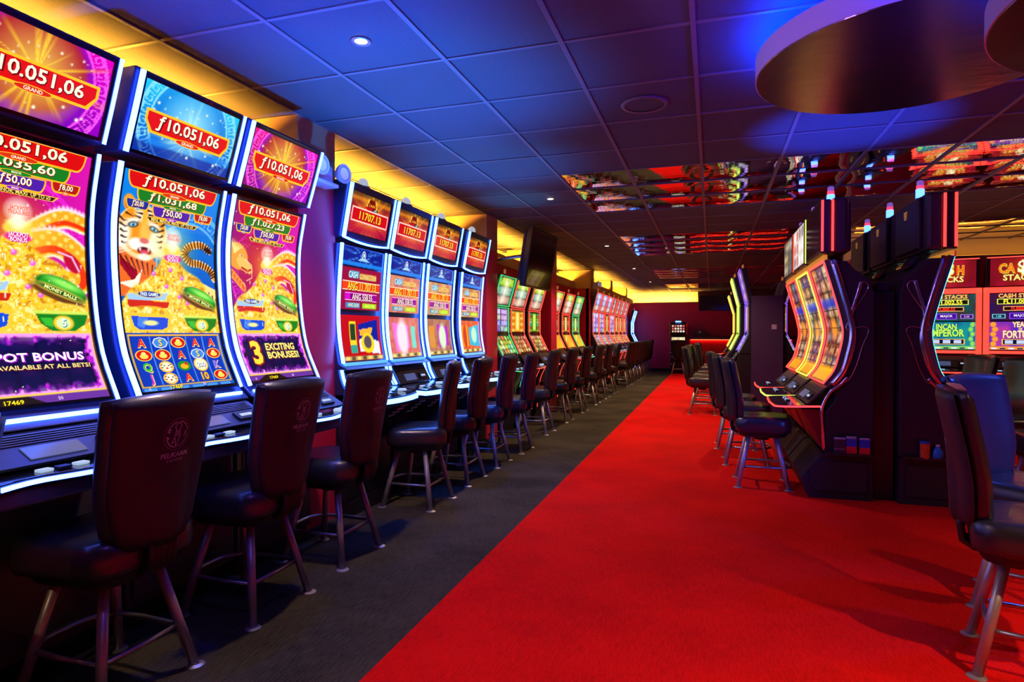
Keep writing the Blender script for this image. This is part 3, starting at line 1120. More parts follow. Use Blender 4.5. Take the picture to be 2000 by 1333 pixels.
def link_low_art(asp, k):
    c = Cv(64, asp, [(.75, .04, .05), (.82, .35, .35), (.62, .35, .30), (.85, .25, .10)][k])
    n = vnoise(c.w, c.h, 4, 30 + k)
    c.mix(n, (.95, .75, .6), .0 if k == 0 else .45)
    c.rect(0, 1, 0, asp * .10, (.75, .65, .35))
    for i in range(7):
        c.rect(.04 + i * .14, .13 + i * .14, asp * .02, asp * .08, (.35, .30, .22) if i % 2 else (.95, .85, .5))
    if k == 0:
        c.rect(.20, .36, asp * .16, asp * .86, (1, .85, .15))
        c.rect(.22, .34, asp * .45, asp * .80, (.12, .25, .12))
        c.rect(.20, .36, asp * .16, asp * .34, (.20, .65, .55))
        c.poly([(.42, asp * .80), (.92, asp * .93), (.95, asp * .12), (.42, asp * .20)], (.05, .12, .60))
        c.poly([(.44, asp * .68), (.80, asp * .74), (.74, asp * .58), (.46, asp * .55)], (1, .70, .20))
        c.poly([(.42, asp * .45), (.60, asp * .55), (.95, asp * .40), (.95, asp * .12), (.42, asp * .20)], (.92, .92, .97))
        c.ell(.64, asp * .38, .17, .14, (1, .85, .1))
        c.ell(.64, asp * .40, .10, .09, (.35, .30, .35))
    elif k == 1:
        c.poly([(.12, asp * .86), (.62, asp * .80), (.62, asp * .22), (.20, asp * .14)], (.93, .45, .85))
        c.ell(.42, asp * .5, .17, .28, (1, .88, .92), soft=.08)
        c.rect(.72, .86, asp * .22, asp * .78, (.45, .85, .80))
    elif k == 2:
        c.poly([(.40, asp * .86), (.86, asp * .80), (.86, asp * .25), (.46, asp * .20)], (.70, .15, .75))
        c.ell(.62, asp * .5, .15, .22, (.85, .95, .80), soft=.06)
        c.rect(.08, .30, asp * .2, asp * .8, (.85, .55, .2))
    else:
        c.rect(.06, .36, asp * .18, asp * .84, (1, .60, .10))
        c.ell(.2, asp * .5, .09, .22, (.8, .2, .1))
        c.poly([(.42, asp * .78), (.95, asp * .90), (.95, asp * .16), (.42, asp * .22)], (.15, .70, .85))
        c.ell(.68, asp * .55, .14, .16, (.75, .95, .80), soft=.05)
    return c


# ------------------------------------------------------------------ screens and flat lettering
_txt_cache = {}


def text_mesh(s, bold=.012):
    """outline of a string from the built-in font, as verts and faces, height-normalised"""
    k = (s, bold)
    if k in _txt_cache:
        return _txt_cache[k]
    cu = bpy.data.curves.new('lettering_source', 'FONT')
    cu.body = s
    cu.offset = bold
    cu.resolution_u = 2
    cu.align_x = 'CENTER'
    cu.fill_mode = 'FRONT'
    o = bpy.data.objects.new('lettering_source', cu)
    COL.objects.link(o)
    me = o.to_mesh()
    v = np.array([p.co[:2] for p in me.vertices]) if len(me.vertices) else np.zeros((0, 2))
    f = [tuple(p.vertices) for p in me.polygons]
    o.to_mesh_clear()
    bpy.data.objects.remove(o)
    bpy.data.curves.remove(cu)
    if len(v):
        v[:, 0] -= (v[:, 0].min() + v[:, 0].max()) / 2
        v[:, 1] -= (v[:, 1].min() + v[:, 1].max()) / 2
        v /= .73
    _txt_cache[k] = (v, f)
    return v, f


class Surf:
    """screen surface: width w (m) centred on y=0, profile from l0 to l1; (x in 0..1, y in width units) -> 3D"""
    def __init__(s, prof, l0, l1, w, off=0.0, y0=0.0):
        s.p, s.l0, s.l1, s.w, s.off, s.y0 = prof, l0, l1, w, off, y0
        s.asp = (l1 - l0) / w

    def at(s, x, y, lift=0.0):
        px, pz, nx, nz = s.p.at(s.l0 + y * s.w)
        t = s.off + lift
        return (px + nx * t, s.y0 + (x - .5) * s.w, pz + nz * t)

    def screen(s, art, name, parent, strength=None):
        rows, cols = art.im.shape[:2]
        prof = [s.p.at(s.l0 + (s.l1 - s.l0) * j / (rows - 1)) for j in range(rows)]
        P = np.array(prof)
        xs = P[:, 0] + P[:, 2] * s.off
        zs = P[:, 1] + P[:, 3] * s.off
        ys = s.y0 + (np.linspace(0, 1, cols) - .5) * s.w
        V = np.zeros((rows, cols, 3))
        V[..., 0] = xs[:, None]
        V[..., 1] = ys[None, :]
        V[..., 2] = zs[:, None]
        idx = np.arange(rows * cols).reshape(rows, cols)
        F = np.stack([idx[:-1, :-1], idx[:-1, 1:], idx[1:, 1:], idx[1:, :-1]], -1).reshape(-1, 4)
        me = bpy.data.meshes.new(name)
        me.vertices.add(rows * cols)
        me.vertices.foreach_set('co', V.ravel())
        me.loops.add(F.size)
        me.loops.foreach_set('vertex_index', F.ravel().astype(np.int32))
        me.polygons.add(len(F))
        me.polygons.foreach_set('loop_start', np.arange(0, F.size, 4, dtype=np.int32))
        me.update(calc_edges=True)
        a = me.color_attributes.new('Col', 'FLOAT_COLOR', 'POINT')
        c = np.ones((rows * cols, 4), np.float32)
        c[:, :3] = lin(np.clip(art.im, 0, 1)).reshape(-1, 3)
        a.data.foreach_set('color', c.ravel())
        me.materials.append(M_SCREEN)
        return obj(name, me, parent)


class Dec:
    """flat coloured shapes and lettering laid on a screen surface"""
    def __init__(s, surf):
        s.s = surf
        s.v, s.f, s.c = [], [], []
        s.layer = 1

    def up(s):
        s.layer += 1
        return s

    def add(s, pts, faces, col):
        n = len(s.v)
        lift = .0010 + .0004 * s.layer
        for x, y in pts:
            s.v.append(s.s.at(x, min(max(y, 0), s.s.asp), lift))
        for f in faces:
            s.f.append(tuple(n + i for i in f))
            s.c.append(col)

    def poly(s, pts, col):
        s.add(pts, [tuple(range(len(pts)))], col)
        return s

    def rect(s, x0, x1, y0, y1, col):
        return s.poly([(x0, y0), (x1, y0), (x1, y1), (x0, y1)], col)

    def ell(s, cx, cy, rx, ry, col, n=14):
        return s.poly([(cx + rx * math.cos(2 * PI * k / n), cy + ry * math.sin(2 * PI * k / n)) for k in range(n)], col)

    def banner(s, cx, cy, w, h, col, edge=(1, .72, .12), e=.012):
        """flat top, rounded-in bottom like a shallow bowl, gold edge"""
        def shp(w_, h_, cy_):
            pts = [(-w_ / 2, h_ / 2)]
            for k in range(6):
                t = k / 5 * PI / 2
                pts.append((-w_ / 2 + h_ * .35 * (1 - math.cos(t)) * 1.3, h_ / 2 - h_ * math.sin(t)))
            pts += [(-a, b) for a, b in pts[::-1]]
            return [(cx + a, cy_ + b) for a, b in pts]
        s.poly(shp(w + 2 * e, h + 1.6 * e, cy), edge)
        s.up()
        s.poly(shp(w, h, cy + e * .3), col)
        s.up()
        return s

    def text(s, st, cx, cy, h, col, w=None, bold=.012, slant=0.0, rot=0.0):
        v, f = text_mesh(st, bold)
        if not len(v):
            return s
        sx = h
        if w:
            sx = w / (v[:, 0].max() - v[:, 0].min())
        q = v * [sx, h]
        q[:, 0] += q[:, 1] * slant
        if rot:
            c_, s_ = math.cos(rot), math.sin(rot)
            q = q @ np.array([[c_, s_], [-s_, c_]])
        s.add([(cx + a, cy + b) for a, b in q], f, col)
        return s

    def shadow_text(s, st, cx, cy, h, col, back, w=None, d=.004, bold=.02, **k):
        s.layer = min(s.layer, 6)
        s.text(st, cx + d, cy - d, h, back, w, bold + .035, **k)
        s.up()
        s.text(st, cx, cy, h, col, w, bold, **k)
        s.up()
        return s

    def build(s, parent, name='lettering', material=None, glow=True):
        if not s.v:
            return None
        me = bpy.data.meshes.new(name)
        me.from_pydata(s.v, [], s.f)
        a = me.color_attributes.new('Col', 'FLOAT_COLOR', 'CORNER')
        buf = []
        for p, c in zip(me.polygons, s.c):
            q = list(lin(c)) + [1]
            buf += q * p.loop_total
        a.data.foreach_set('color', buf)
        me.materials.append(material or M_SCREEN)
        return obj(name, me, parent)

# ------------------------------------------------------------------ casino stool (faces local +x)
def rsq(a, b, r, n=6):
    """rounded rectangle half sizes a, b"""
    pts = []
    for cx, cy, t0 in ((a - r, b - r, 0), (-(a - r), b - r, PI / 2), (-(a - r), -(b - r), PI), (a - r, -(b - r), 1.5 * PI)):
        for k in range(n + 1):
            t = t0 + PI / 2 * k / n
            pts.append((cx + r * math.cos(t), cy + r * math.sin(t)))
    return pts


def seat_mesh():
    m = MB()
    loops = []
    for s, z in ((.90, .470), (.985, .478), (1.0, .500), (1.01, .535), (.995, .565), (.955, .583), (.86, .593), (.60, .592), (.25, .586)):
        loops.append([(x * s * (1.0 if x > 0 else .97), y * s * (1 + .05 * (x > 0)), z + (.006 if abs(y) > .1 else 0) * (z > .58)) for x, y in rsq(.225, .225, .10)])
    m.grid([l + [l[0]] for l in loops])
    n = len(m.v)
    k = len(loops[0]) + 1
    m.f.append(tuple(range(n - k, n - 1)))
    m.f.append(tuple(reversed(range(0, k - 1))))
    return m.mesh('seat', M_VINYL, True)


def back_pt(u, t, off):
    """u -1..1 across, t 0..1 up; off = offset towards the back"""
    z = .545 + .545 * t
    hw = np.interp(t, [0, .12, .35, .7, 1], [.140, .182, .212, .228, .236])
    x = np.interp(t, [0, .15, .35, .55, .8, 1], [-.236, -.238, -.244, -.262, -.290, -.312])
    y = u * hw
    x += .052 * abs(u) ** 2.0
    z += -.012 * u * u * (t > .98) + .004 * math.cos(u * 1.5) * (t > .98)
    return (x - off, y, z)


def slab(f, o0, o1, nu=13, nt=14, inset=1.0, t0=0.0, t1=1.0, round_=True):
    m = MB()
    F, B = [], []
    for j in range(nt):
        t = t0 + (t1 - t0) * j / (nt - 1)
        rf, rb = [], []
        for i in range(nu):
            u = (-1 + 2 * i / (nu - 1)) * inset
            e = 1.0
            if round_:
                eu = 1 - max(0, (abs(u) / inset - .80) / .20) ** 2
                et = 1 - max(0, (abs(2 * j / (nt - 1) - 1) - .86) / .14) ** 2
                e = max(0.12, (max(eu, 0) * max(et, 0)) ** .5)
            mid = (o0 + o1) / 2
            rf.append(f(u, t, mid + (o0 - mid) * e))
            rb.append(f(u, t, mid + (o1 - mid) * e))
        F.append(rf)
        B.append(rb)
    m.grid(F)
    n = len(m.v)
    m.grid([r[::-1] for r in B])
    fi = lambda j, i: j * nu + i
    bi = lambda j, i: n + j * nu + (nu - 1 - i)
    for i in range(nu - 1):
        m.f.append((fi(0, i + 1), fi(0, i), bi(0, i), bi(0, i + 1)))
        m.f.append((fi(nt - 1, i), fi(nt - 1, i + 1), bi(nt - 1, i + 1), bi(nt - 1, i)))
    for j in range(nt - 1):
        m.f.append((fi(j, 0), fi(j + 1, 0), bi(j + 1, 0), bi(j, 0)))
        m.f.append((fi(j + 1, nu - 1), fi(j, nu - 1), bi(j, nu - 1), bi(j + 1, nu - 1)))
    return m


def shell_pt(u, t, off):
    p = back_pt(u * .97, t, off)
    # raised centre spine of the rear shell, fading at the top
    k = max(0, 1 - abs(u) / .42) if abs(u) < .42 else 0
    k = min(1, k * 3)
    return (p[0] - .016 * k * min(1, max(0, (.62 - t) / .25)), p[1], p[2])


CH = {}
CH['seat'] = seat_mesh()
m = MB()
lp = []
for s_, z in ((.72, .425), (.80, .432), (.86, .455), (.90, .470)):
    lp.append([(x * s_, y * s_, z) for x, y in rsq(.225, .225, .10)])
m.grid([l + [l[0]] for l in lp])
k = len(lp[0]) + 1
m.f.append(tuple(reversed(range(0, k - 1))))
CH['seat_pan'] = m.mesh('seat_pan', M_PAN, True)
CH['backrest'] = slab(back_pt, -.052, .014, 15, 16).mesh('backrest', M_VINYL, True)
CH['back_shell'] = slab(shell_pt, .008, .030, 21, 16, .985, .01, .985).mesh('back_shell', M_SHELL, True)
m = MB()
for yy in (-.05, -.025, 0, .025, .05):
    m.tube([(-.236, yy, .600), (-.246, yy, .53), (-.238, yy, .475), (-.20, yy, .452), (-.10, yy, .447)], .0145, 8)
m.box(-.12, .02, -.09, .09, .432, .452)
CH['back_bracket'] = m.mesh('back_bracket', M_PAN, True)
CH['leg'] = []
for sx, sy in ((1, 1), (1, -1), (-1, 1), (-1, -1)):
    m = MB()
    m.tube([(.108 * sx, .108 * sy, .432), (.197 * sx, .197 * sy, .006)], .0185, 12)
    CH['leg'].append(m.mesh('leg', M_LEG, True))
CH['foot'] = []
for sx, sy in ((1, 1), (1, -1), (-1, 1), (-1, -1)):
    CH['foot'].append(MB().lathe([(.034, .0), (.034, .005), (.020, .011)], 18, (.199 * sx, .199 * sy)).mesh('foot_flange', M_LEG, False))
m = MB()
a = .158
bump_pts = [(a, -a), (a + .055, -a * .55), (a + .065, 0), (a + .055, a * .55), (a, a)]
P = [tuple(p)[:2] for p in catmull([(x, y, 0) for x, y in bump_pts], 4)]
P += [(a * .2, a + .008), (-a, a), (-a - .004, 0), (-a, -a), (a * .2, -a - .008)]
m.tube([(x, y, .175) for x, y in P], .0105, 8, closed=True)
CH['footrest'] = m.mesh('footrest', M_SILVER, True)
CH['column'] = MB().lathe([(.06, .39), (.06, .43)], 20).mesh('swivel_plate', M_PAN, False)

# emblem: dotted ring, circle strokes, bird outline, two lines of lettering; printed on the shell
class BackSurf:
    asp = 1.6
    def at(s, x, y, lift=0.0):
        # x 0..1 seen from behind -> +y side is left from behind
        yy = -(x - .5) * .24
        t = .28 + y * .24 / .545
        u = yy / .225
        return shell_pt(u, min(t, .97), .0302 + lift * .6)


d = Dec(BackSurf())
def stroke(pts, w):
    for (x0, y0), (x1, y1) in zip(pts[:-1], pts[1:]):
        dx, dy = x1 - x0, y1 - y0
        q = math.hypot(dx, dy) + 1e-9
        nx, ny = -dy / q * w, dx / q * w
        d.poly([(x0 + nx, y0 + ny), (x1 + nx, y1 + ny), (x1 - nx, y1 - ny), (x0 - nx, y0 - ny)], (.3, .3, .3))
ex, ey = .5, 1.02
for k in range(44):
    t = 2 * PI * k / 44
    d.ell(ex + .235 * math.cos(t), ey + .235 * math.sin(t), .0075, .0075, (.3, .3, .3), 5)
circ = lambda cx, cy, r, a0, a1, n: [(cx + r * math.cos(a0 + (a1 - a0) * i / n), cy + r * math.sin(a0 + (a1 - a0) * i / n)) for i in range(n + 1)]
stroke(circ(ex, ey, .19, math.radians(100), math.radians(165), 8), .007)
stroke(circ(ex, ey, .19, math.radians(185), math.radians(262), 10), .008)
stroke(circ(ex, ey, .19, math.radians(282), math.radians(355), 10), .006)
stroke(circ(ex, ey, .19, math.radians(15), math.radians(84), 8), .007)
stroke([(ex - .185, ey + .05), (ex - .14, ey + .03), (ex - .165, ey + .09), (ex - .12, ey + .07)], .006)
stroke([(ex - .19, ey - .02), (ex - .14, ey - .05), (ex - .18, ey - .06)], .006)
stroke([(ex + .185, ey + .04), (ex + .13, ey + .01), (ex + .165, ey + .0), (ex + .12, ey - .04)], .006)
stroke(circ(ex, ey + .115, .055, math.radians(-60), math.radians(240), 12), .007)
stroke([(ex - .028, ey + .068), (ex - .05, ey - .03), (ex - .03, ey - .09), (ex, ey - .20), (ex + .03, ey - .09), (ex + .05, ey - .03), (ex + .028, ey + .068)], .006)
stroke(circ(ex, ey + .015, .038, 0, 2 * PI, 12), .005)
stroke([(ex - .05, ey - .05), (ex - .09, ey - .13), (ex - .02, ey - .11)], .005)
d.ell(ex, ey + .015, .012, .02, (.3, .3, .3), 8)
d.up()
d.text('PELIKAAN', ex, ey - .305, .075, (.3, .3, .3), w=.50, bold=.006, slant=.2)
d.text('C A S I N O', ex, ey - .385, .040, (.3, .3, .3), w=.30, bold=.0)
lg = d.build(None, 'emblem', M_LOGO)
CH['emblem'] = lg.data
bpy.data.objects.remove(lg)


def stool(label, x, y, face, swivel=0.0, group=None, far=False):
    """face: direction (radians) the legs' front points; swivel: seat and back turn on top"""
    t = thing('casino_stool', label, 'stool', (x, y, 0), face, group)
    for q in (0, 1, 2, 3):
        l = obj('leg', CH['leg'][q], t)
        obj('foot_flange', CH['foot'][q], l)
    obj('footrest', CH['footrest'], t)
    obj('swivel_plate', CH['column'], t)
    for n in ('seat_pan', 'seat', 'backrest', 'back_bracket'):
        o = obj(n, CH[n], t)
        o.rotation_euler.z = swivel
        if n == 'backrest':
            o2 = obj('back_shell', CH['back_shell'], o)
            if not far:
                obj('emblem', CH['emblem'], o)
    return t


# ------------------------------------------------------------------ slot machine parts (player side local +x)
def led_pair(parent, prof, l0, l1, hy, material, w=.014, t=.010, n=18, name='light_strip', both=True, off=0.0, slim=False):
    P = prof.sub(l0, l1, n)
    for sgn in ((-1, 1) if both else (-1,)):
        ww = w * (.5 if (sgn > 0 and slim) else 1)
        y0, y1 = sorted((sgn * hy - ww / 2, sgn * hy + ww / 2))
        MB().ribbon(P, y0, y1, off, off + t).build(name, material, parent)


def body_poly(front, xb, zb, zt):
    """closed outline from a list of front points (bottom to top) and a back plane"""
    return [(xb, zb)] + front + [(xb, zt)]


def candle(parent, x, y, z, s=1.0, lit=True):
    c = MB().lathe([(.028 * s, z), (.030 * s, z + .02 * s)], 16, (x, y)).build('beacon_base', M_BLACK, parent)
    b = MB()
    for k in range(4):
        b.lathe([(.024 * s, z + (.021 + k * .016) * s), (.028 * s, z + (.025 + k * .016) * s), (.028 * s, z + (.032 + k * .016) * s), (.024 * s, z + (.036 + k * .016) * s)], 16, (x, y))
    b.build('beacon_blue_lens', L_CANDLE if lit else M_DARKSCREEN, c, smooth=False)
    MB().lathe([(.024 * s, z + .087 * s), (.024 * s, z + .108 * s)], 16, (x, y)).build('beacon_red_lens', L_CANDLER, c)
    MB().lathe([(.022 * s, z + .109 * s), (.022 * s, z + .135 * s), (.014 * s, z + .145 * s)], 16, (x, y)).build('beacon_top_lens', mat('beacon_violet', (.35, .2, .6), .3, emis=(.35, .15, .8), estr=.5), c)
    return c


def button_deck(parent, x0, x1, z0, z1, hy, strip, thick=.035, wavy=0.0, strip_h=.012, wrap=False, mat_top=None):
    """flat deck reaching out to x1 with a light strip along its front edge"""
    n = 15
    edge = []
    for k in range(n):
        y = -hy + 2 * hy * k / (n - 1)
        u = y / hy
        edge.append((x1 + (-.035 * u * u if not wavy else wavy * math.cos(u * PI * 1.5)) - (.05 * max(0, (abs(u) - .85) / .15) ** 2 if not wavy else 0), y))
    if wrap:                                     # straight sides with rounded front corners, lit all round
        r = .09
        edge = [(x0 + .02, -hy)] + [(x1 - r + r * math.sin(a_ * PI / 10), -hy + r - r * math.cos(a_ * PI / 10)) for a_ in range(6)]
        edge += [(x1 + .012, 0)] + [(a_, -b_) for a_, b_ in edge[::-1]]
    poly = [(x0, -hy)] + edge + [(x0, hy)]
    m = MB()
    m.plate(poly, z1 - thick, z1)
    # slope the rear upwards
    m.v = [(x, y, z + (z0 - z1) * max(0, (x1 - x)) / max(x1 - x0, .01)) for x, y, z in m.v]
    dk = m.build('button_deck', mat_top or M_GLOSS, parent, bevel=.004)
    s = MB()
    zs = z1 - thick * .5
    pts = [(x + .004, y, zs) for x, y in edge]
    n0 = len(s.v)
    for (x, y, z) in pts:
        zz = z + (z0 - z1) * max(0, x1 - x) / (x1 - x0)
        ox, oy = (.0, .006 * (1 if y > 0 else -1)) if (wrap and x < x1 - .085) else (.006, 0)
        s.v += [(x, y, zz - strip_h / 2), (x + ox, y + oy, zz - strip_h / 2), (x + ox, y + oy, zz + strip_h / 2), (x, y, zz + strip_h / 2)]
    for i in range(len(pts) - 1):
        a_ = n0 + i * 4
        for q in range(4):
            r = (q + 1) % 4
            s.f.append((a_ + q, a_ + 4 + q, a_ + 4 + r, a_ + r))
    s.f.append((0, 1, 2, 3)[::-1])
    s.build('deck_light_strip', strip, dk)
    return dk


def deck_buttons(parent, xc, zc, hy, slope=0.0, n=5, big=True):
    for k in range(n):
        y = -hy * .62 + k * hy * .24
        o = MB().box(xc - .016, xc + .016, y - .022, y + .022, zc, zc + .010).build('play_button', L_BTN if k % 2 == 0 else M_BLUETINT, parent, bevel=.003)
    if big:
        MB().lathe([(.034, zc), (.034, zc + .010), (.026, zc + .016)], 20, (xc + .01, hy * .62)).build('spin_button', L_BTN, parent)


def console(parent, x0, z0, x1, z1, hy, display=True, pm=None, gm=None):
    """sloping panel between screen and deck: grille, small display, note slot"""
    p = Prof([(x1, z1), (x0, z0)], False)
    L = p.len
    pn = MB().ribbon(p.sub(0, L, 2), -hy, hy, -.012, 0).build('console_panel', pm or M_CAB, parent)
    g = MB()
    for k in range(5):
        a = L * (.58 + .07 * k)
        g.ribbon(p.sub(a, a + L * .03, 2), -hy * .9, hy * .9, .0005, .004)
    g.build('speaker_grille', gm or M_SILVER, pn)
    if display:
        MB().ribbon(p.sub(L * .12, L * .48, 2), -hy * .55, hy * .12, .0005, .005).build('player_display', mat('player_display', (.08, .09, .14), .15, emis=(.2, .3, .7), estr=.25), pn)
        MB().ribbon(p.sub(L * .14, L * .46, 2), hy * .35, hy * .75, .0005, .012).build('note_acceptor', M_BLACK, pn, bevel=.002)
        MB().ribbon(p.sub(L * .24, L * .34, 2), hy * .42, hy * .68, .0125, .015).build('note_slot_light', L_BTN, pn)
    return pn


def lower_body(parent, x_face, xb, hy, z_top, foot=.10):
    """lower cabinet with door, lock and plinth"""
    b = MB().box(xb, x_face, -hy, hy, foot, z_top).build('lower_cabinet', M_CAB, parent, bevel=.006)
    MB().box(xb + .02, x_face - .03, -hy + .01, hy - .01, 0, foot).build('plinth', M_BLACK, parent)
    dr = MB().box(x_face + .0005, x_face + .014, -hy + .03, hy - .03, foot + .04, z_top - .14).build('cabinet_door', M_CAB, parent, bevel=.004)
    MB().lathe([(.016, 0), (.016, .012), (.012, .014)], 14).build('door_lock', M_SILVER, dr)
    lk = dr.children[0]
    lk.rotation_euler = (0, PI / 2, 0)
    lk.location = (x_face + .014, hy - .10, z_top - .22)
    return b


# ---------------- tall curved portrait machine (first group on the left)
PA_MAIN = Prof([(-.035, 1.02), (-.128, 1.24), (-.170, 1.52), (-.174, 1.80), (-.130, 2.045)])
PA_TOP = Prof([(-.105, 2.085), (-.052, 2.25), (0.0, 2.42)])


def grand_banner(d, cx, cy, w, h, txt, col, cap, capcol):
    d.layer = 1
    d.banner(cx, cy, w, h, col)
    d.shadow_text(txt, cx, cy + h * .08, h * .66, (1, .97, .82), (.45, .05, .05), w=w * (.72 if len(txt) > 7 else .55))
    d.ell(cx, cy - h * .56, w * .15, h * .20, (1, .75, .15), 18).up()
    d.ell(cx, cy - h * .56, w * .14, h * .16, capcol, 18).up()
    d.text(cap, cx, cy - h * .56, h * .17, (1, .95, .8), bold=.02).up()


def machine_a(y, label, blue, rows, lower, art):
    t = thing('tall_slot_machine', label, 'slot machine', (-2.30, y, 0))
    hy = .305
    fr = [(x - .022, z) for x, z in zip(*[PA_MAIN.p[:, 0], PA_MAIN.p[:, 1]])]
    main = MB()
    main.prism([(-.52, .96)] + [(.01, .96)] + fr + [(-.40, 2.06)], -hy - .012, hy + .012)
    main.build('main_cabinet', M_BLUETINT, t, bevel=.008)
    top = MB()
    top.prism([(-.27, 2.09)] + [(x - .018, z) for x, z in PA_TOP.p] + [(-.02, 2.437), (-.19, 2.437)], -hy - .012, hy + .012)
    top.build('top_cabinet', M_BLUETINT, t, bevel=.008)
    led_pair(t, PA_MAIN, 0.0, PA_MAIN.len, hy - .005, L_BLUE, .019, .012, 26, slim=True)
    led_pair(t, PA_TOP, 0.0, PA_TOP.len, hy - .005, L_BLUE, .019, .012, 8, slim=True)
    MB().box(-.028, -.010, -hy + .02, hy - .02, .985, 1.000).build('screen_light_bar', L_BLUE, t)
    bz = MB()
    for P, l0, l1 in ((PA_MAIN, .01, PA_MAIN.len - .005), (PA_TOP, .005, PA_TOP.len - .005)):
        q = P.sub(l0, l1, 16)
        bz.ribbon(q, -hy + .012, -hy + .030, -.010, .004)
        bz.ribbon(q, hy - .030, hy - .012, -.010, .004)
        bz.ribbon(P.sub(l1 - .018, l1, 3), -hy + .02, hy - .02, -.010, .004)
        bz.ribbon(P.sub(l0, l0 + .014, 3), -hy + .02, hy - .02, -.010, .004)
    bz.build('screen_bezel', M_GLOSS, t)
    sw = 2 * (hy - .030)
    S = Surf(PA_MAIN, .022, PA_MAIN.len - .022, sw, -.003)
    if art not in ART:
        ART[art] = tiger_art(S.asp) if blue else dragon_art(S.asp)
    scr = S.screen(ART[art], 'main_screen', t)
    F = lambda f: f * S.asp
    d = Dec(S)
    grand_banner(d, .5, F(.962), .90, .115, 'ƒ10.051,06', (.85, .05, .05), 'GRAND', (.85, .2, .08))
    grand_banner(d, .5, F(.898), .70, .088, rows[0], (.08, .48, .12), 'MAJOR', (.1, .5, .15))
    grand_banner(d, .5, F(.840), .38, .080, 'ƒ50,00', (.30, .12, .65), 'MAXI', (.6, .15, .75))
    grand_banner(d, .16, F(.855), .20, .065, 'ƒ20,00', (.12, .18, .60), 'MINOR', (.15, .6, .7))
    grand_banner(d, .84, F(.852), .19, .060, 'ƒ8,00', (.72, .10, .08), 'MINI', (.9, .3, .1))
    d.layer = 1
    d.poly([(.24, F(.814)), (.80, F(.812)), (.76, F(.792)), (.28, F(.794))], (1, .75, .2)).up()
    d.poly([(.26, F(.811)), (.78, F(.809)), (.75, F(.794)), (.29, F(.796))], (.22, .12, .05)).up()
    d.text('MINI, MINOR, MAXI  UP TO x5', .52, F(.8025), .026, (1, .88, .45), w=.44, bold=.02).up()
    d.shadow_text('JACKPOT', .53, F(.644), .034, (1, .95, 1), (.75, 0, .45), w=.13)
    d.shadow_text('BONUS', .53, F(.628), .032, (1, .95, 1), (.75, 0, .45), w=.11)
    d.text('JACKPOT', .53, F(.742), .030, (1, .35, .25), w=.12, bold=.02)
    d.text('TREASURES', .53, F(.728), .026, (1, .35, .25), w=.14, bold=.02).up()
    d.layer = 1
    d.ell(.27, F(.457), .115, .030, (.90, .75, .25), 18).up()
    d.ell(.27, F(.457), .108, .025, (.10, .20, .60), 18).up()
    d.text('FREE GAMES', .27, F(.457), .030, (.95, 1, 1), w=.17, bold=.02)
    d.text('MONEY BALLS', .80, F(.440), .026, (.95, 1, .6), w=.24, bold=.03, rot=-.36).up()
    d.shadow_text('5' if art == 'dragon' else '6', .80, F(.318), .055, (.97, 1, .97), (.15, .5, .5))
    if lower == 'reels':
        sym = ['A#OAA', 'OMAeO', 'QTGZK', 'JTAXO']
        for r in range(4):
            for c_ in range(5):
                x = .131 + c_ * .184
                yy = F(.232 - r * .058)
                k = sym[r][c_]
                d.layer = 1
                if k in 'AQKJ':
                    colr = {'A': (.95, .12, .05), 'Q': (.1, .75, .2), 'K': (.45, .35, .95), 'J': (.85, .2, .75)}[k]
                    d.shadow_text(k, x, yy, .070, colr, (1, .85, .4), bold=.03)
                elif k == 'X':
                    d.shadow_text('10', x, yy, .070, (1, .75, .1), (.5, .25, 0), bold=.03)
                elif k in 'OM':
                    d.ell(x, yy, .080, .050, (1, .80, .25), 16).up()
                    d.ell(x, yy, .070, .043, (.85, .08, .08), 16).up()
                    d.ell(x, yy - .008, .040, .022, (1, .86, .35), 12)
                    d.ell(x, yy + .016, .022, .014, (1, .9, .5), 10).up()
                elif k == 'Z':
                    d.ell(x, yy + .004, .078, .066, (1, .72, .1), 20).up()
                    d.ell(x, yy + .004, .066, .055, (1, .98, .75), 20).up()
                    d.shadow_text('200', x, yy + .004, .045, (.97, .97, 1), (.3, .3, .5))
                elif k == 'G':
                    d.ell(x, yy, .070, .046, (.12, .55, .12), 14).up()
                    d.ell(x, yy - .004, .042, .026, (.95, .7, .1), 12)
                    d.ell(x + .02, yy + .015, .020, .016, (.9, .1, .1), 10).up()
                elif k == 'T':
                    d.ell(x, yy, .072, .052, (1, .75, .3), 16).up()
                    d.ell(x, yy, .052, .040, (1, .93, .8), 14).up()
                    for sx in (-1, 1):
                        d.ell(x + sx * .022, yy + .010, .008, .006, (.15, .1, .1), 6)
                        d.rect(x + sx * .045 - .010, x + sx * .045 + .010, yy + .015, yy + .022, (.2, .08, .05))
                        d.rect(x + sx * .045 - .010, x + sx * .045 + .010, yy - .010, yy - .003, (.2, .08, .05))
                    d.ell(x, yy - .014, .012, .008, (.85, .2, .2), 8).up()
                else:
                    d.ell(x, yy, .078, .050, (.85, .88, 1), 8).up()
                    d.ell(x, yy, .066, .041, (.25, .55, .9), 8).up()
                    d.shadow_text('S', x, yy, .060, (1, .88, .3), (.2, .3, .6))
    elif lower == 'jackpot':
        d.shadow_text('JACKPOT BONUS', .47, F(.180), .060, (1, .97, 1), (.65, .1, .8), w=.86, bold=.025)
        d.shadow_text('JACKPOTS AVAILABLE AT ALL BETS!', .47, F(.143), .032, (1, .90, .55), (.35, .05, .1), w=.92, bold=.02)
    else:
        d.shadow_text('3', .22, F(.165), .24, (1, .88, .25), (.65, .15, .02), bold=.035)
        d.shadow_text('EXCITING', .60, F(.198), .075, (1, .96, .50), (.55, .25, .02), w=.46, bold=.03)
        d.shadow_text('BONUSES!', .62, F(.148), .075, (1, .96, .50), (.55, .25, .02), w=.50, bold=.03)
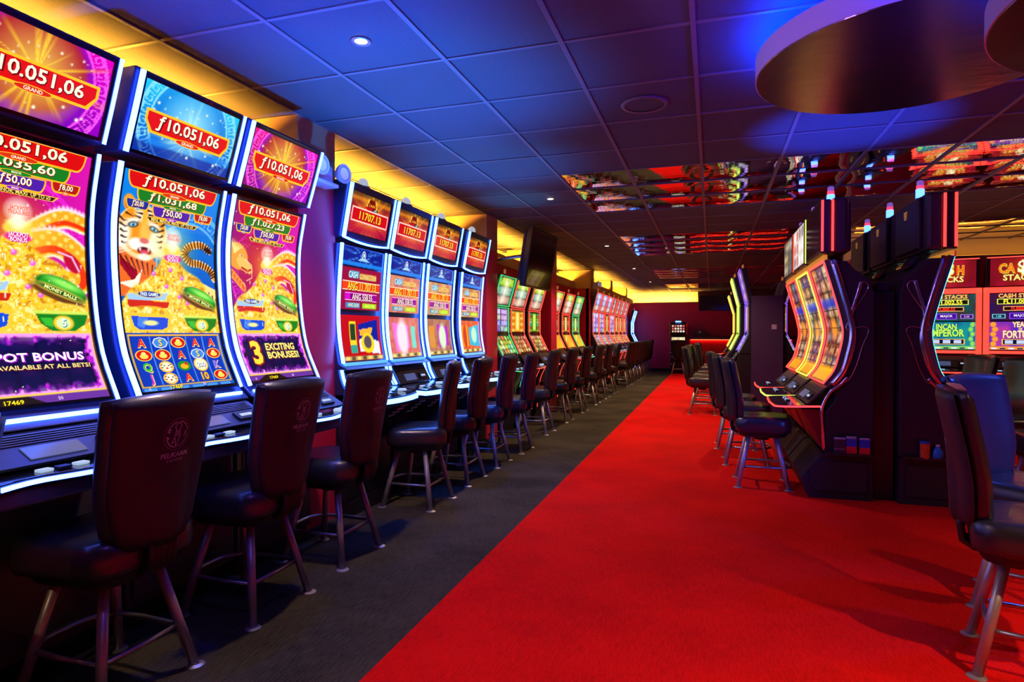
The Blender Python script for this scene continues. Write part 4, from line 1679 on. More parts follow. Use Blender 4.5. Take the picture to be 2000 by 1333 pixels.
    d.shadow_text('17469', .34, F(.014), .030, (1, .9, .1), (.2, .1, 0), w=.12)
    d.text('0', .08, F(.014), .025, (.9, .8, 1))
    d.text('50', .64, F(.016), .025, (.9, .8, 1))
    d.build(scr)
    ST = Surf(PA_TOP, .020, PA_TOP.len - .024, sw, -.003)
    kk = 'topblue' if blue else 'topred'
    if kk not in ART:
        ART[kk] = top_art(ST.asp, blue)
    ts = ST.screen(ART[kk], 'top_screen', t)
    d = Dec(ST)
    cy = ST.asp * .46
    e = .15
    def bowl(w_, h_, o):
        return [(.5 - w_, cy + h_), (.5 - w_ + .00, cy + h_ * .1), (.5 - w_ + .06, cy - h_), (.5 + w_ - .06, cy - h_), (.5 + w_, cy + h_ * .1), (.5 + w_, cy + h_)]
    d.poly(bowl(.44, .092, 0), (1, .75, .12)).up()
    d.poly(bowl(.418, .072, 0), (.86, .07, .04)).up()
    d.shadow_text('ƒ10.051,06', .5, cy + .004, .095, (1, .98, .85), (.45, .03, .03), w=.66, bold=.02)
    d.ell(.5, cy - .088, .13, .026, (1, .75, .15), 18).up()
    d.ell(.5, cy - .088, .12, .020, (.85, .15, .08), 18).up()
    d.text('GRAND', .5, cy - .088, .026, (1, .92, .8), bold=.02)
    d.build(ts)
    # console, deck, lower cabinet
    console(t, .0, .955, .16, .865, hy - .01, pm=M_BLUETINT, gm=M_CAB)
    dk = button_deck(t, .10, .250, .850, .838, hy + .022, L_BLUE, .030, wavy=.018, strip_h=.014)
    deck_buttons(dk, .20, .842, hy * .85, n=3)
    lower_body(t, -.10, -.50, hy + .012, .955)
    MB().box(-.0, .20, -hy - .010, hy + .010, .74, .80).build('deck_support', M_CAB, t, bevel=.01)
    return t


ART = {}

# ---------------- linked three-panel machine (second group)
PB_TOP = Prof([(-.072, 1.985), (-.036, 2.17), (0, 2.36)])
PB_MAIN = Prof([(-.078, 1.085), (-.108, 1.26), (-.118, 1.45), (-.106, 1.70), (-.085, 1.94)])


def machine_b(y, k, label):
    t = thing('link_slot_machine', label, 'slot machine', (-2.40, y, 0), 0, 'linked jackpot machines with ice blue light strips')
    hy = .318
    MB().prism([(-.45, 1.04)] + [(-.02, 1.04)] + [(x - .02, z) for x, z in PB_MAIN.p] + [(-.40, 1.955)], -hy - .014, hy + .014).build('main_cabinet', M_BLUETINT, t, bevel=.008)
    MB().prism([(-.26, 1.975)] + [(x - .016, z) for x, z in PB_TOP.p] + [(-.03, 2.385), (-.16, 2.385)], -hy - .014, hy + .014).build('top_cabinet', M_BLUETINT, t, bevel=.012)
    led_pair(t, PB_TOP, 0, PB_TOP.len, hy - .008, L_CYANB, .032, .012, 8, slim=True)
    led_pair(t, PB_MAIN, 0, PB_MAIN.len, hy - .008, L_CYANB, .028, .012, 16, slim=True)
    q = MB()
    for kk in range(8):
        u0, u1 = -1 + kk / 4, -1 + (kk + 1) / 4
        y0, y1 = u0 * hy, u1 * hy
        z0 = 1.983 - .020 * (1 - u0 * u0)
        z1 = 1.983 - .020 * (1 - u1 * u1)
        n = len(q.v)
        q.v += [(-.072, y0, z0 - .006), (-.072, y1, z1 - .006), (-.072, y1, z1 + .006), (-.072, y0, z0 + .006), (-.058, y0, z0 - .006), (-.058, y1, z1 - .006), (-.058, y1, z1 + .006), (-.058, y0, z0 + .006)]
        q.f += [(n + 4, n + 5, n + 6, n + 7), (n, n + 3, n + 2, n + 1), (n, n + 1, n + 5, n + 4), (n + 3, n + 7, n + 6, n + 2)]
    q.build('curved_light_strip', L_CYANB, t)
    MB().box(-.085, -.060, -hy + .02, hy - .02, 1.066, 1.088).build('screen_light_bar', led('bar_azure', (.06, .35, 1.0), 1.5 if k != 1 else 5), t)
    sw = 2 * (hy - .045)
    # header badge
    l0, l1 = PB_MAIN.l_of_z(1.795), PB_MAIN.l_of_z(1.925)
    Sb = Surf(PB_MAIN, l0, l1, sw + .02, -.004)
    if 'badge' not in ART:
        c = Cv(50, Sb.asp, (.03, .12, .55))
        c.rays(.5, Sb.asp * .6, .4, .7, 20, (.35, .65, 1), 8, .9)
        c.rect(0, 1, 0, Sb.asp * .26, (.12, .50, .90))
        ART['badge'] = c
    hd = Sb.screen(ART['badge'], 'header_badge', t)
    d = Dec(Sb)
    d.poly([(.36, Sb.asp * .34), (.5, Sb.asp * .62), (.64, Sb.asp * .34)], (.6, .8, 1))
    d.up()
    d.ell(.5, Sb.asp * .68, .045, .060, (.75, .85, 1), 12).up()
    d.ell(.5, Sb.asp * .68, .030, .042, (.05, .1, .4), 12).up()
    d.ell(.5, Sb.asp * .68, .018, .028, (.95, .97, 1), 10)
    d.build(hd, 'badge_emblem')
    for kind, za, zb in (('mid', 1.475, 1.782), ('low', 1.10, 1.435)):
        S = Surf(PB_MAIN, PB_MAIN.l_of_z(za), PB_MAIN.l_of_z(zb), sw, -.004)
        nm = kind + str(k)
        ART[nm] = link_mid_art(S.asp, k) if kind == 'mid' else link_low_art(S.asp, k)
        s_ = S.screen(ART[nm], 'middle_screen' if kind == 'mid' else 'lower_screen', t)
        if kind == 'mid':
            a_ = S.asp
            d = Dec(S)
            d.shadow_text('CASH', .27, a_ * .83, .085, (.85, .97, 1), (.05, .25, .45), w=.22)
            d.shadow_text('CONNECTION', .65, a_ * .81, .075, (1, .90, .55), (.45, .15, .05), w=.42)
            d.rect(.03, .97, a_ * .46, a_ * .48, (1, .93, .8)).rect(.03, .97, a_ * .66, a_ * .68, (1, .93, .8))
            d.rect(.10, .90, a_ * .22, a_ * .235, (1, .85, .95)).rect(.10, .90, a_ * .39, a_ * .40, (1, .85, .95))
            d.rect(.10, .90, a_ * .24, a_ * .385, (.45, .02, .40)).rect(.10, .22, a_ * .24, a_ * .385, (.9, .05, .9)).rect(.80, .90, a_ * .24, a_ * .385, (.9, .05, .9))
            d.up()
            d.shadow_text('ANG 11 707.13', .5, a_ * .565, .110, (1, .88, .25), (.55, .05, .02), w=.72)
            d.shadow_text('ANG 558.55', .52, a_ * .31, .085, (1, .88, .85), (.45, .02, .40), w=.52)
            d.text('ANG 20.00', .30, a_ * .11, .050, (.95, .95, .7), w=.26)
            d.text('ANG 9.00', .71, a_ * .11, .050, (.95, 1, .4), w=.26)
            d.build(s_)
    # top screen
    ST = Surf(PB_TOP, .045, PB_TOP.len - .045, sw - .01, -.002)
    if 'linktop' not in ART:
        ART['linktop'] = link_top_art(ST.asp)
    s_ = ST.screen(ART['linktop'], 'top_screen', t)
    d = Dec(ST)
    cy = ST.asp * .46
    d.rect(.03, .97, cy - .098, cy + .098, (1, .80, .75)).up()
    d.rect(.05, .95, cy - .078, cy + .078, (.80, .04, .08)).up()
    d.shadow_text('11707.13', .5, cy, .105, (1, .80, .15), (.4, .02, .02), w=.56, bold=.03)
    d.rect(.38, .60, cy + .145, cy + .190, (.55, .04, .04)).rect(.33, .52, cy + .105, cy + .140, (.75, .05, .05)).rect(.53, .66, cy + .100, cy + .135, (.12, .10, .12)).up()
    d.text('CASH', .49, cy + .167, .034, (1, .75, .2), w=.16)
    d.text('LINK', .595, cy + .117, .024, (.95, .95, .95))
    d.build(s_)
    fr = MB()
    P = PB_TOP
    fr.ribbon(P.sub(.004, P.len - .004, 4), -hy + .014, -hy + .036, -.01, .006)
    fr.ribbon(P.sub(.004, P.len - .004, 4), hy - .036, hy - .014, -.01, .006)
    fr.ribbon(P.sub(P.len - .04, P.len, 3), -hy + .01, hy - .01, -.01, .006)
    fr.ribbon(P.sub(0, .04, 3), -hy + .01, hy - .01, -.01, .006)
    fr.build('screen_bezel', M_BLUETINT, t)
    # dome lamp
    b = MB().lathe([(.06, 2.385), (.05, 2.400)], 20, (-.10, 0)).build('lamp_base', M_SILVER, t)
    MB().lathe([(.042, 2.400), (.042, 2.42), (.034, 2.447), (.018, 2.462), (.004, 2.467)], 20, (-.10, 0)).build('lamp_dome', mat('lamp_dome', (.8, .85, .95), .2, emis=(.7, .85, 1), estr=.5), b, smooth=True)
    # lower strips, console, deck
    PL = Prof([(-.030, .885), (-.070, .96), (-.092, 1.045)])
    MB().prism([(-.45, .86), (-.02, .86)] + [(x - .01, z) for x, z in PL.p] + [(-.45, 1.05)], -hy - .014, hy + .014).build('console_housing', M_BLUETINT, t, bevel=.005)
    led_pair(t, PL, 0, PL.len, hy - .006, L_CYANB, .022, .012, 6)
    console(t, -.085, 1.035, -.005, .885, hy - .035, pm=M_BLACK, gm=M_CAB)
    dk = button_deck(t, -.06, .235, .885, .840, hy, L_CYANB, .055, strip_h=.034)
    deck_buttons(dk, .13, .862, hy * .8, n=4)
    f = MB().prism([(-.44, .10), (-.06, .10), (-.03, .62), (.17, .765), (.17, .785), (.10, .80), (-.44, .84)], -hy, hy).build('lower_cabinet', M_BLACK, t, bevel=.01)
    for sgn in (-1, 1):
        v = MB()
        for r in range(4):
            zz = .655 + r * .028
            xx = -.03 + (zz - .62) * 1.38 + .008
            v.box(xx - .004, xx + .006, sgn * .19 - .055, sgn * .19 + .055, zz, zz + .015)
        v.build('vent_grille', M_SILVER, f)
    MB().box(-.42, -.02, -hy + .02, hy - .02, 0, .10).build('plinth', M_BLACK, t)
    return t


# ---------------- folded three-panel machine with coloured light edges (groups 3, 4, 5, cluster 2)
PC_TOP = Prof([(-.110, 1.655), (0, 2.035)], False)
PC_MID = Prof([(-.112, 1.30), (-.112, 1.640)], False)
PC_LOW = Prof([(.020, 1.02), (-.110, 1.285)], False)
PAL_GREEN = ['123c0c', '3a7a1a', '9fe02a', 'e8d84a', 'e85a30', '58d8b0', 'f6f0b0']
PAL_RED = ['4a0a08', '8a2a18', 'e8b43a', 'f0e070', 'd84a28', '6ac04a', 'f2c8a0']
PAL_MIX = ['2a1030', '5a3a60', '9ad0f0', 'e8e0f0', 'b070e0', '70e070', 'f0a060']
PAL_AMB = ['c86a08', 'f0a010', 'ffd040', 'ffe890', 'e07018']
PAL_GREY = ['302c34', '57505c', 'd0c8b0', 'b84a40', '8a94b0']


def machine_c(x, y, rz, label, strip, pals, group=None, w=.66, zoff=0.0, back=-.40, xs=1.0, lw=1.0, beacon=True, tall=0.0, seed=0):
    t = thing('folded_slot_machine', label, 'slot machine', (x, y, 0), rz, group)
    hy = w / 2 - .02
    top = Prof([(-.110, 1.655 + zoff), (.0, 2.035 + zoff + tall)], False)
    mid = Prof([(-.112, 1.30), (-.112, 1.640 + zoff)], False)
    low = PC_LOW
    fr = [(.01, .99), (-.002, 1.02), (-.130, 1.285), (-.130, 1.645 + zoff)]
    MB().prism([(back, .99)] + fr + [(back, 1.645 + zoff)], -hy - .01, hy + .01).build('main_cabinet', M_BLACK, t, bevel=.006)
    MB().prism([(max(back, -.20), 1.655 + zoff), (-.128, 1.650 + zoff), (-.018, 2.04 + zoff + tall), (-.09, 2.05 + zoff + tall)], -hy - .01, hy + .01).build('top_cabinet', M_BLACK, t, bevel=.008)
    for P in (top, mid, low):
        led_pair(t, P, 0, P.len, hy - .004 - .008 * (lw - 1), strip, .016 * lw, .012, 2)
    for q in (top.sub(0, .012, 2), top.sub(top.len - .012, top.len, 2), mid.sub(mid.len - .010, mid.len, 2)):
        MB().ribbon(q, -hy, hy, 0, .010).build('cross_light_strip', strip, t)
    for i, (P, nm) in enumerate(((top, 'top_screen'), (mid, 'middle_screen'), (low, 'lower_screen'))):
        S = Surf(P, .022, P.len - .020, 2 * (hy - .024), -.001)
        key = (nm, pals[i][0], round(S.asp, 2), seed % 3)
        if key not in ART:
            if i == 0:
                hues = {'green': ['c08a78', '7fb09a', '9fd020'], 'red': ['8a3028', '6a3050', '4a2028'], 'mix': ['a08088', '6070d0', '98a0f0'], 'amber': ['c05020', 'd08020', 'f0c030'], 'grey': ['404048', '605860', '504850']}.get(pals[i][0], ['3060c0', '80b0ff', '4070d0'])
                ART[key] = stars_art(S.asp, hues)
            elif i == 1 and pals[i][0] == 'mix':
                c = reelgrid_art(S.asp, ['403868', 'a0a8f0', 'c8d0ff', '8868d8', 'f0e0ff', '90e890', 'e890d0'], seed % 3 + 3, 40, (2, 4))
                ART[key] = c
            elif i == 1:
                ART[key] = column_art(S.asp, pals[i][1])
            elif pals[i][0] == 'amber':
                c = Cv(36, S.asp, hx('d88a10'))
                c.mix(vnoise(c.w, c.h, 6, 3), hx('ffc840'), .9)
                c.poly([(.0, S.asp * .5), (.45, S.asp), (.62, S.asp), (.0, S.asp * .3)], hx('ffe890'), .8)
                ART[key] = c
            else:
                ART[key] = reelgrid_art(S.asp, pals[i][1], seed % 3 + 7, 40, (5, 4))
        S.screen(ART[key], nm, t)
    console(t, .022, 1.00, .10, .875, hy - .03)
    dk = button_deck(t, .04, .25, .880, .835, hy, strip, .035, strip_h=.012)
    deck_buttons(dk, .18, .85, hy, n=4)
    MB().prism([(back, .10), (.0, .10), (.03, .60), (.12, .80), (.05, .86), (.01, .99), (back, .99)], -hy, hy).build('lower_cabinet', M_BLACK, t, bevel=.008)
    MB().box(back + .02, -.03, -hy + .02, hy - .02, 0, .10).build('plinth', M_BLACK, t)
    PD = Prof([(.012, .20), (.045, .60), (.135, .79)], False)
    led_pair(t, PD, 0, PD.len, hy - .02, strip, .010, .006, 5, 'lower_light_strip')
    if beacon:
        q = MB().lathe([(.022, 2.05 + zoff + tall), (.020, 2.07 + zoff + tall)], 12, (-.055, 0)).build('beacon_base', M_BLACK, t)
        MB().lathe([(.016, 2.07 + zoff + tall), (.016, 2.12 + zoff + tall), (.010, 2.13 + zoff + tall)], 12, (-.055, 0)).build('beacon_lens', mat('beacon_amber', (.7, .4, .2), .3, emis=(1, .3, .1), estr=.3), q)
    return t


# ---------------- island machine: tall curved screen, chrome curves, head display on a neck
PD_MAIN = Prof([(.0, .897), (-.075, 1.00), (-.110, 1.12), (-.140, 1.29), (-.118, 1.44), (-.060, 1.66), (.0, 1.873)])


def machine_d(x, y, rz, label, strip, strip2, head_pal, art_seed, group, end_side=0, lit_head=True, beac=True):
    """end_side: +1/-1 adds the trimmed side panel on that local y side"""
    t = thing('island_slot_machine', label, 'slot machine', (x, y, 0), rz, group)
    hy = .415
    front = [(px - .018, pz) for px, pz in PD_MAIN.p]
    sil = [(-.345, .36), (-.012, .36), (-.012, .69), (-.055, .74), (-.09, .80), (-.03, .885)] + front + [(-.065, 1.862), (-.155, 1.862), (-.20, 1.80), (-.312, 1.715), (-.345, 1.60)]
    MB().prism(sil, -hy, hy).build('cabinet', M_SIDE, t, bevel=.006)
    base = [(-.345, 0), (.105, 0), (.165, .165), (.035, .335), (.0, .35), (-.345, .35)]
    MB().prism(base, -hy, hy).build('base_cabinet', M_SIDE, t, bevel=.006)
    led_pair(t, PD_MAIN, .01, PD_MAIN.len, hy - .022, strip, .017, .014, 24)
    for q in (PD_MAIN.sub(.0, .014, 2), PD_MAIN.sub(PD_MAIN.len - .014, PD_MAIN.len, 2)):
        MB().ribbon(q, -hy + .03, hy - .03, 0, .012).build('cross_light_strip', strip, t)
    P = PD_MAIN.sub(0, PD_MAIN.len, 24)
    for s_ in (-1, 1):
        a_, c_ = sorted((s_ * (hy + .002), s_ * (hy - .012)))
        MB().ribbon(P, a_, c_, -.035, .006).build('chrome_edge', M_CHROME, t)
    S = Surf(PD_MAIN, .022, PD_MAIN.len - .022, 2 * (hy - .045), -.003)
    key = ('isl', art_seed)
    if key not in ART:
        c = reelgrid_art(S.asp, ['1a0d08', '8a4018', 'b07830', 'a03a20', 'b89070', '5a4a70', '4a5a38', 'c8a870'], art_seed, 80, (3, 9))
        c.rect(0, 1, 0, S.asp * .13, (.95, .62, .06), soft=.05)
        c.rect(.05, .95, S.asp * .64, S.asp * .72, (.12, .25, .85), soft=.05, a=.75)
        c.ell(.5, S.asp * .46, .20, S.asp * .08, (1, .62, .12), soft=.10, a=.85)
        for q in range(6):
            c.rect(0, 1, S.asp * (.15 + q * .155), S.asp * (.157 + q * .155), (.12, .08, .06))
        ART[key] = c
    S.screen(ART[key], 'curved_screen', t)
    # console and deck
    console(t, -.028, .885, .120, .740, hy - .03)
    dk = button_deck(t, .0, .350, .735, .722, hy - .01, strip2, .022, strip_h=.014, wrap=True)
    deck_buttons(dk, .22, .726, hy * .8, n=4, big=False)
    MB().prism([(-.01, .40), (.02, .40), (.10, .60), (.16, .70), (-.01, .70)], -hy + .05, hy - .05).build('knee_panel', mat('red_knee_panel', (.25, .01, .012), .35, noise=(9, .2)), t, bevel=.01)
    # head display
    hz0, hz1 = 1.925, 2.365
    n_ = MB().prism([(-.10, 1.855), (-.055, 1.93), (-.15, 1.93), (-.22, 1.82)], -.14, .14).build('neck', M_BLACK, t, bevel=.01)
    hb = MB()
    hb.prism([(-.172, hz0), (-.045, hz0), (-.045, hz1), (-.172, hz1)], -hy + .02, hy - .02)
    hb.build('head_housing', mat('head_plastic', (.035, .028, .04), .45, noise=(20, .1)), t, bevel=.03)
    hb = MB()
    hb.prism([(-.205, hz0 + .03), (-.171, hz0 + .015), (-.171, hz1 - .015), (-.205, hz1 - .03)], -hy + .12, hy - .12)
    bk = hb.build('head_rear_cover', mat('head_plastic', (.035, .028, .04), .45), t, bevel=.01)
    vv = MB()
    for q in range(5):
        vv.box(-.2095, -.2055, -.04 + .004 * q, .04 - .004 * q, hz1 - .09 - q * .014, hz1 - .084 - q * .014)
    vv.build('rear_vents', mat('amber_vent', (.5, .3, .1), .5, emis=(1, .4, .05), estr=.35), bk)
    for q in (-1, 1):
        a_, c_ = sorted((q * (hy - .018), q * (hy - .004)))
        MB().box(.010, .026, a_, c_, hz0 + .02, hz1 - .02).build('head_light_strip', strip2, t)
        MB().box(-.062, -.046, a_, c_, hz0 + .02, hz1 - .02).build('head_light_strip', strip2, t)
    MB().box(-.0445, .030, -hy + .019, hy - .03, hz0 + .005, hz1 - .01).build('head_screen_frame', M_BLACK, t, bevel=.008)
    ph = Prof([(.032, hz0 + .03), (.032, hz1 - .035)], False)
    Sh = Surf(ph, 0, ph.len, 2 * (hy - .065), 0)
    key = ('head', head_pal[0])
    if key not in ART:
        ART[key] = mosaic_art(Sh.asp, head_pal[1], 3, 30, (4, 3))
    if lit_head:
        Sh.screen(ART[key], 'head_screen', t)
    else:
        MB().box(.0305, .033, -hy + .05, hy - .05, hz0 + .03, hz1 - .035).build('head_screen', M_DARKSCREEN, t)
    MB().box(-.02, .012, -hy + .02, hy - .02, 1.880, 1.918).build('amber_header_panel', mat('amber_header', (.5, .2, .05), .25, emis=(1, .35, .03), estr=.5), t, bevel=.005)
    if beac:
        candle(t, -.105, 0, 2.366, 1.15)
    if end_side:
        s_ = end_side
        yy = s_ * (hy + .008)
        # chrome blades and thin outlines on the side panel, in local (x, z)
        def side(pts, r, name, mt=M_CHROME, r1=None, n=5):
            q = catmull([(a_, yy, b_) for a_, b_ in pts], n)
            MB().tube(q, r, 8, r1=r1).build(name, mt, t, smooth=True)
        side([(-.250, 1.697), (-.225, 1.60), (-.196, 1.50), (-.186, 1.42), (-.190, 1.352)], .016, 'upper_chrome_blade', r1=.011)
        side([(-.250, 1.697), (-.285, 1.690), (-.300, 1.655), (-.268, 1.585), (-.215, 1.50), (-.165, 1.39), (-.150, 1.345), (-.165, 1.325), (-.195, 1.335), (-.250, 1.352)], .0028, 'upper_chrome_outline')
        side([(-.205, 1.32), (-.205, 1.24), (-.185, 1.13), (-.150, 1.02), (-.115, .965)], .015, 'lower_chrome_blade', r1=.012)
        side([(-.250, 1.352), (-.290, 1.345), (-.302, 1.31), (-.262, 1.20), (-.225, 1.06), (-.185, .965), (-.155, .925), (-.115, .925), (-.100, .965), (-.135, 1.03), (-.180, 1.13), (-.200, 1.22)], .0028, 'lower_chrome_outline')
        side([(-.16, .96), (-.11, .90), (-.045, .845), (-.005, .775), (.018, .70), (.018, .62), (.008, .50), (.0, .38)], .013, 'chrome_side_trim')
        P2 = [(px - .055, pz) for px, pz in PD_MAIN.p[::4]]
        side(P2, .024, 'chrome_screen_blade', n=2)
        pn = MB().prism([(-.30, .06), (.06, .06), (.10, .10), (.10, .26), (.03, .30), (-.30, .30)], *sorted((yy - s_ * .006, yy + s_ * .004))).build('base_door', M_SIDE, t, bevel=.004)
    return t

# ================================================================== placing things
# ---- first group on the left: three tall curved machines
machine_a(1.625, 'tall curved slot machine with magenta dragon screen at the left edge, purple message panel below', False, ['ƒ1.035,60'], 'jackpot', 'dragon')
machine_a(2.325, 'tall curved slot machine with blue tiger screen, between the two magenta dragon machines', True, ['ƒ1.031,68'], 'reels', 'tiger')
machine_a(2.990, 'tall curved slot machine with magenta screen reading 3 EXCITING BONUSES beside the first column', False, ['ƒ1.027,23'], 'exciting', 'dragon')

for k, (y, lb) in enumerate([(4.09, 'ice blue edged linked slot machine, nearest of four, blue and white tile on lower screen'),
                             (4.775, 'ice blue edged linked slot machine, second of four, pink tile on lower screen'),
                             (5.49, 'ice blue edged linked slot machine, third of four, purple tile on lower screen'),
                             (6.30, 'ice blue edged linked slot machine, last of four, orange and turquoise tiles on lower screen')]):
    machine_b(y, k, lb)

G = ('green', PAL_GREEN)
R = ('red', PAL_RED)
X_ = ('mix', PAL_MIX)
A_ = ('amber', PAL_AMB)
Y_ = ('grey', PAL_GREY)
g3 = 'folded machines under the wall television'
machine_c(-2.50, 7.60, 0, 'folded slot machine with green light edges and green game screens, left of the wall television', L_GREEN, (G, X_, G), g3, zoff=.0, seed=1)
machine_c(-2.50, 8.33, 0, 'folded slot machine with red light edges and pale golden middle screen, under the wall television', L_PINK, (G, A_, R), g3, seed=2)
machine_c(-2.50, 9.20, 0, 'folded slot machine with red light edges and green middle screen, right before the red column', L_PINK, (G, G, R), g3, seed=3)
g4 = 'folded machines in the recess with amber lower screens'
machine_c(-2.55, 10.68, 0, 'folded slot machine with red edges half hidden behind the red column, amber lower screen', L_PINK, (G, R, A_), g4, seed=4, zoff=.01, back=-.38)
machine_c(-2.55, 11.58, 0, 'folded slot machine with red light edges and bright amber lower screen in the recess', L_RED, (G, R, A_), g4, seed=5, zoff=.01, back=-.38)
machine_c(-2.55, 12.46, 0, 'folded slot machine with green light edges, the last one in the recess', L_GREEN, (G, G, A_), g4, seed=6, zoff=.01, back=-.38)
g5 = 'long bank of red edged machines at the far left'
FARL = ['first from the camera', 'second from the camera', 'third from the camera', 'fourth from the camera', 'fifth from the camera', 'sixth from the camera', 'last of the bank']
for k in range(7):
    pal = [(X_, X_, X_), (X_, X_, X_), (X_, R, X_), (R, X_, R), (R, R, R), (Y_, R, R), (R, R, R)][k]
    machine_c(-2.43, 14.1 + .81 * k, 0, 'red edged slot machine in the long far left bank, ' + FARL[k], L_PINK, pal, g5, w=.72, zoff=.15, back=-.150, seed=k, tall=.04)
machine_c(-2.40, 20.75, 0, 'small pale blue slot machine in the far left corner past the red edged bank', L_CYANB, (('pb', ['2a60c0', '60a0f0', 'c0d8ff', 'ffffff', '5080e0']), X_, X_), None, w=.66, back=-.150, seed=2)

# ---- island: three machines facing the aisle, three facing away
gi = 'island machines facing the aisle'
machine_d(.84, 5.775, PI, 'red edged island slot machine with chrome curves on black side panel, facing the aisle', L_PINK, L_RED, ('a', PAL_GREY), 1, gi, end_side=1, lit_head=False)
machine_d(.84, 6.665, PI, 'island slot machine with yellow edges and yellow lit deck, second of three facing the aisle', L_YEL, L_LIME, ('b', ['e0d8d0', 'c8b8b0', 'c04038', 'f4f0ea', '605060']), 2, gi)
machine_d(.84, 7.555, PI, 'island slot machine with dark red edges, farthest of three facing the aisle', L_RED, L_RED, ('c', ['787068', '585048', 'b8a058', '303030', 'a8a090']), 3, gi)
gj = 'island machines facing away from the aisle'
machine_d(1.70, 5.775, 0, 'turquoise edged island slot machine facing right, chrome curves on its black side panel', L_TEAL, L_RED, ('a', PAL_GREY), 4, gj, end_side=-1)
machine_d(1.70, 6.665, 0, 'second island machine facing right, its head display seen from behind with amber vents', L_TEAL, L_RED, ('a', PAL_GREY), 5, gj)
machine_d(1.70, 7.555, 0, 'third island machine facing right, farthest head display seen from behind', L_TEAL, L_RED, ('a', PAL_GREY), 6, gj)
t = thing('island_spine', 'dark filler panel between the two rows of island machines', 'divider', (1.27, 6.66, 0))
MB().box(-.07, .07, -1.22, 1.30, 0, 1.62).build('filler_panel', M_BLACK, t, bevel=.004)
MB().box(-.05, .05, -1.20, 1.28, 1.62, 1.70).build('cable_cover', M_BLACK, t, bevel=.01)

# ---- things standing on the ledges of the island bases
def carton(label, x, y, z, w, hh, bands, cat='box'):
    t = thing('card_box', label, cat, (x, y, z))
    MB().box(-w / 2, w / 2, -.012, .012, 0, hh).build('carton', mat('carton_white', (.5, .48, .5), .5, noise=(30, .1)), t, bevel=.002)
    for k, (z0, z1, c, nm) in enumerate(bands):
        MB().box(-w / 2 - .001, w / 2 + .001, -.0135, .0135, z0 * hh, z1 * hh).build('printed_band', mat(nm, c, .45, noise=(30, .08)), t)
    return t


# a ledge runs along the foot of each end side panel
for xx, nm in ((1.015, 'left'), (1.54, 'right')):
    t = thing('side_ledge', 'thin black ledge at the foot of the island end, %s of the gap' % nm, 'ledge', (xx, 5.325, .365))
    MB().box(-.17, .17, -.028, .028, -.012, 0).build('shelf', M_SIDE, t, bevel=.002)
    MB().box(-.17, .17, -.028, -.024, 0, .010).build('lip', M_BLACK, t)
carton('small dark printed card packet leaning on the island end panel, leftmost of three', .945, 5.325, .365, .078, .128, [(0.02, .30, (.04, .03, .04), 'card_black'), (.34, .9, (.05, .03, .05), 'card_black2')])
carton('blue and red card box in the middle of the three on the island ledge', 1.025, 5.325, .365, .070, .140, [(0, .45, (.75, .02, .03), 'card_red'), (.45, .88, (.02, .06, .55), 'card_blue')])
carton('blue and red card box on the right of the three on the island ledge', 1.115, 5.325, .365, .070, .130, [(0, .45, (.75, .02, .03), 'card_red'), (.45, .92, (.02, .06, .55), 'card_blue')])
t = thing('snack_tin', 'orange round tin with blue lid on the island ledge right of the gap', 'tin', (1.515, 5.325, .365))
MB().lathe([(.032, 0), (.032, .112)], 24).build('body', mat('tin_orange', (.75, .12, .02), .35, noise=(60, .5)), t, auto=True)
MB().lathe([(.034, .112), (.034, .126), (.031, .129)], 24).build('lid', mat('tin_blue', (.03, .12, .5), .3, noise=(9, .1)), t, auto=True)
t = thing('snack_bag', 'small crumpled blue bag beside the orange tin', 'bag', (1.598, 5.325, .365))
m = MB()
pts = []
for k in range(7):
    z = k * .016
    r = [.030, .036, .037, .034, .028, .018, .006][k]
    pts.append([(math.cos(a_ * PI / 5) * r * (1 + .12 * math.sin(a_ * 3 + k)), math.sin(a_ * PI / 5) * r * .65 * (1 + .12 * math.cos(a_ * 2 + k)), z + .001) for a_ in range(11)])
m.grid(pts)
m.build('pouch', mat('bag_blue', (.02, .25, .75), .25, noise=(50, .6)), t, smooth=True)
MB().box(-.012, .012, -.004, .004, .092, .108).build('folded_top', mat('bag_white', (.7, .75, .9), .3, noise=(20, .1)), t)

# ---- second cluster of machines behind the island
g6 = 'second cluster facing the aisle'
machine_c(.40, 10.30, PI, 'folded slot machine with violet and red edges at the near end of the second cluster', L_VIOLET, (R, R, X_), g6, w=.74, seed=1, zoff=.12, back=-.36, tall=.12)
machine_c(.31, 11.10, PI, 'folded slot machine with green lit head and lime edges in the second cluster', L_LIME, (G, G, G), g6, w=.74, seed=2, zoff=.12, back=-.36, lw=1.5, tall=.05)
machine_c(.37, 11.90, PI, 'folded slot machine with red edges, third in the second cluster', L_RED, (R, G, R), g6, w=.74, seed=3, zoff=.10, back=-.36)
machine_c(.33, 13.90, PI, 'folded slot machine with thick yellow edges, beyond the second cluster', L_YEL, (A_, A_, G), g6, w=.78, seed=4, zoff=.05, lw=2.4)
g7 = 'second cluster facing right'
machine_c(1.16, 10.30, 0, 'folded slot machine with violet edges facing right at the near end of the second cluster', L_VIOLET, (R, R, X_), g7, w=.74, seed=5, zoff=.10, back=-.33)
machine_c(1.16, 11.10, 0, 'folded slot machine with red edges facing right, second of the second cluster', L_RED, (R, R, X_), g7, w=.74, seed=6, zoff=.10, back=-.33)
t = thing('cluster_end_panel', 'dark purple end panel of the second machine cluster with a small pale notice', 'panel', (.78, 9.90, 0))
MB().box(-.22, .22, -.012, .012, 0, 1.86).build('panel', mat('purple_panel', (.05, .02, .09), .5, noise=(9, .1)), t, bevel=.004)
MB().box(.06, .13, -.016, -.0125, 1.36, 1.43).build('notice', mat('pale_notice', (.45, .32, .55), .6, noise=(9, .1)), t)

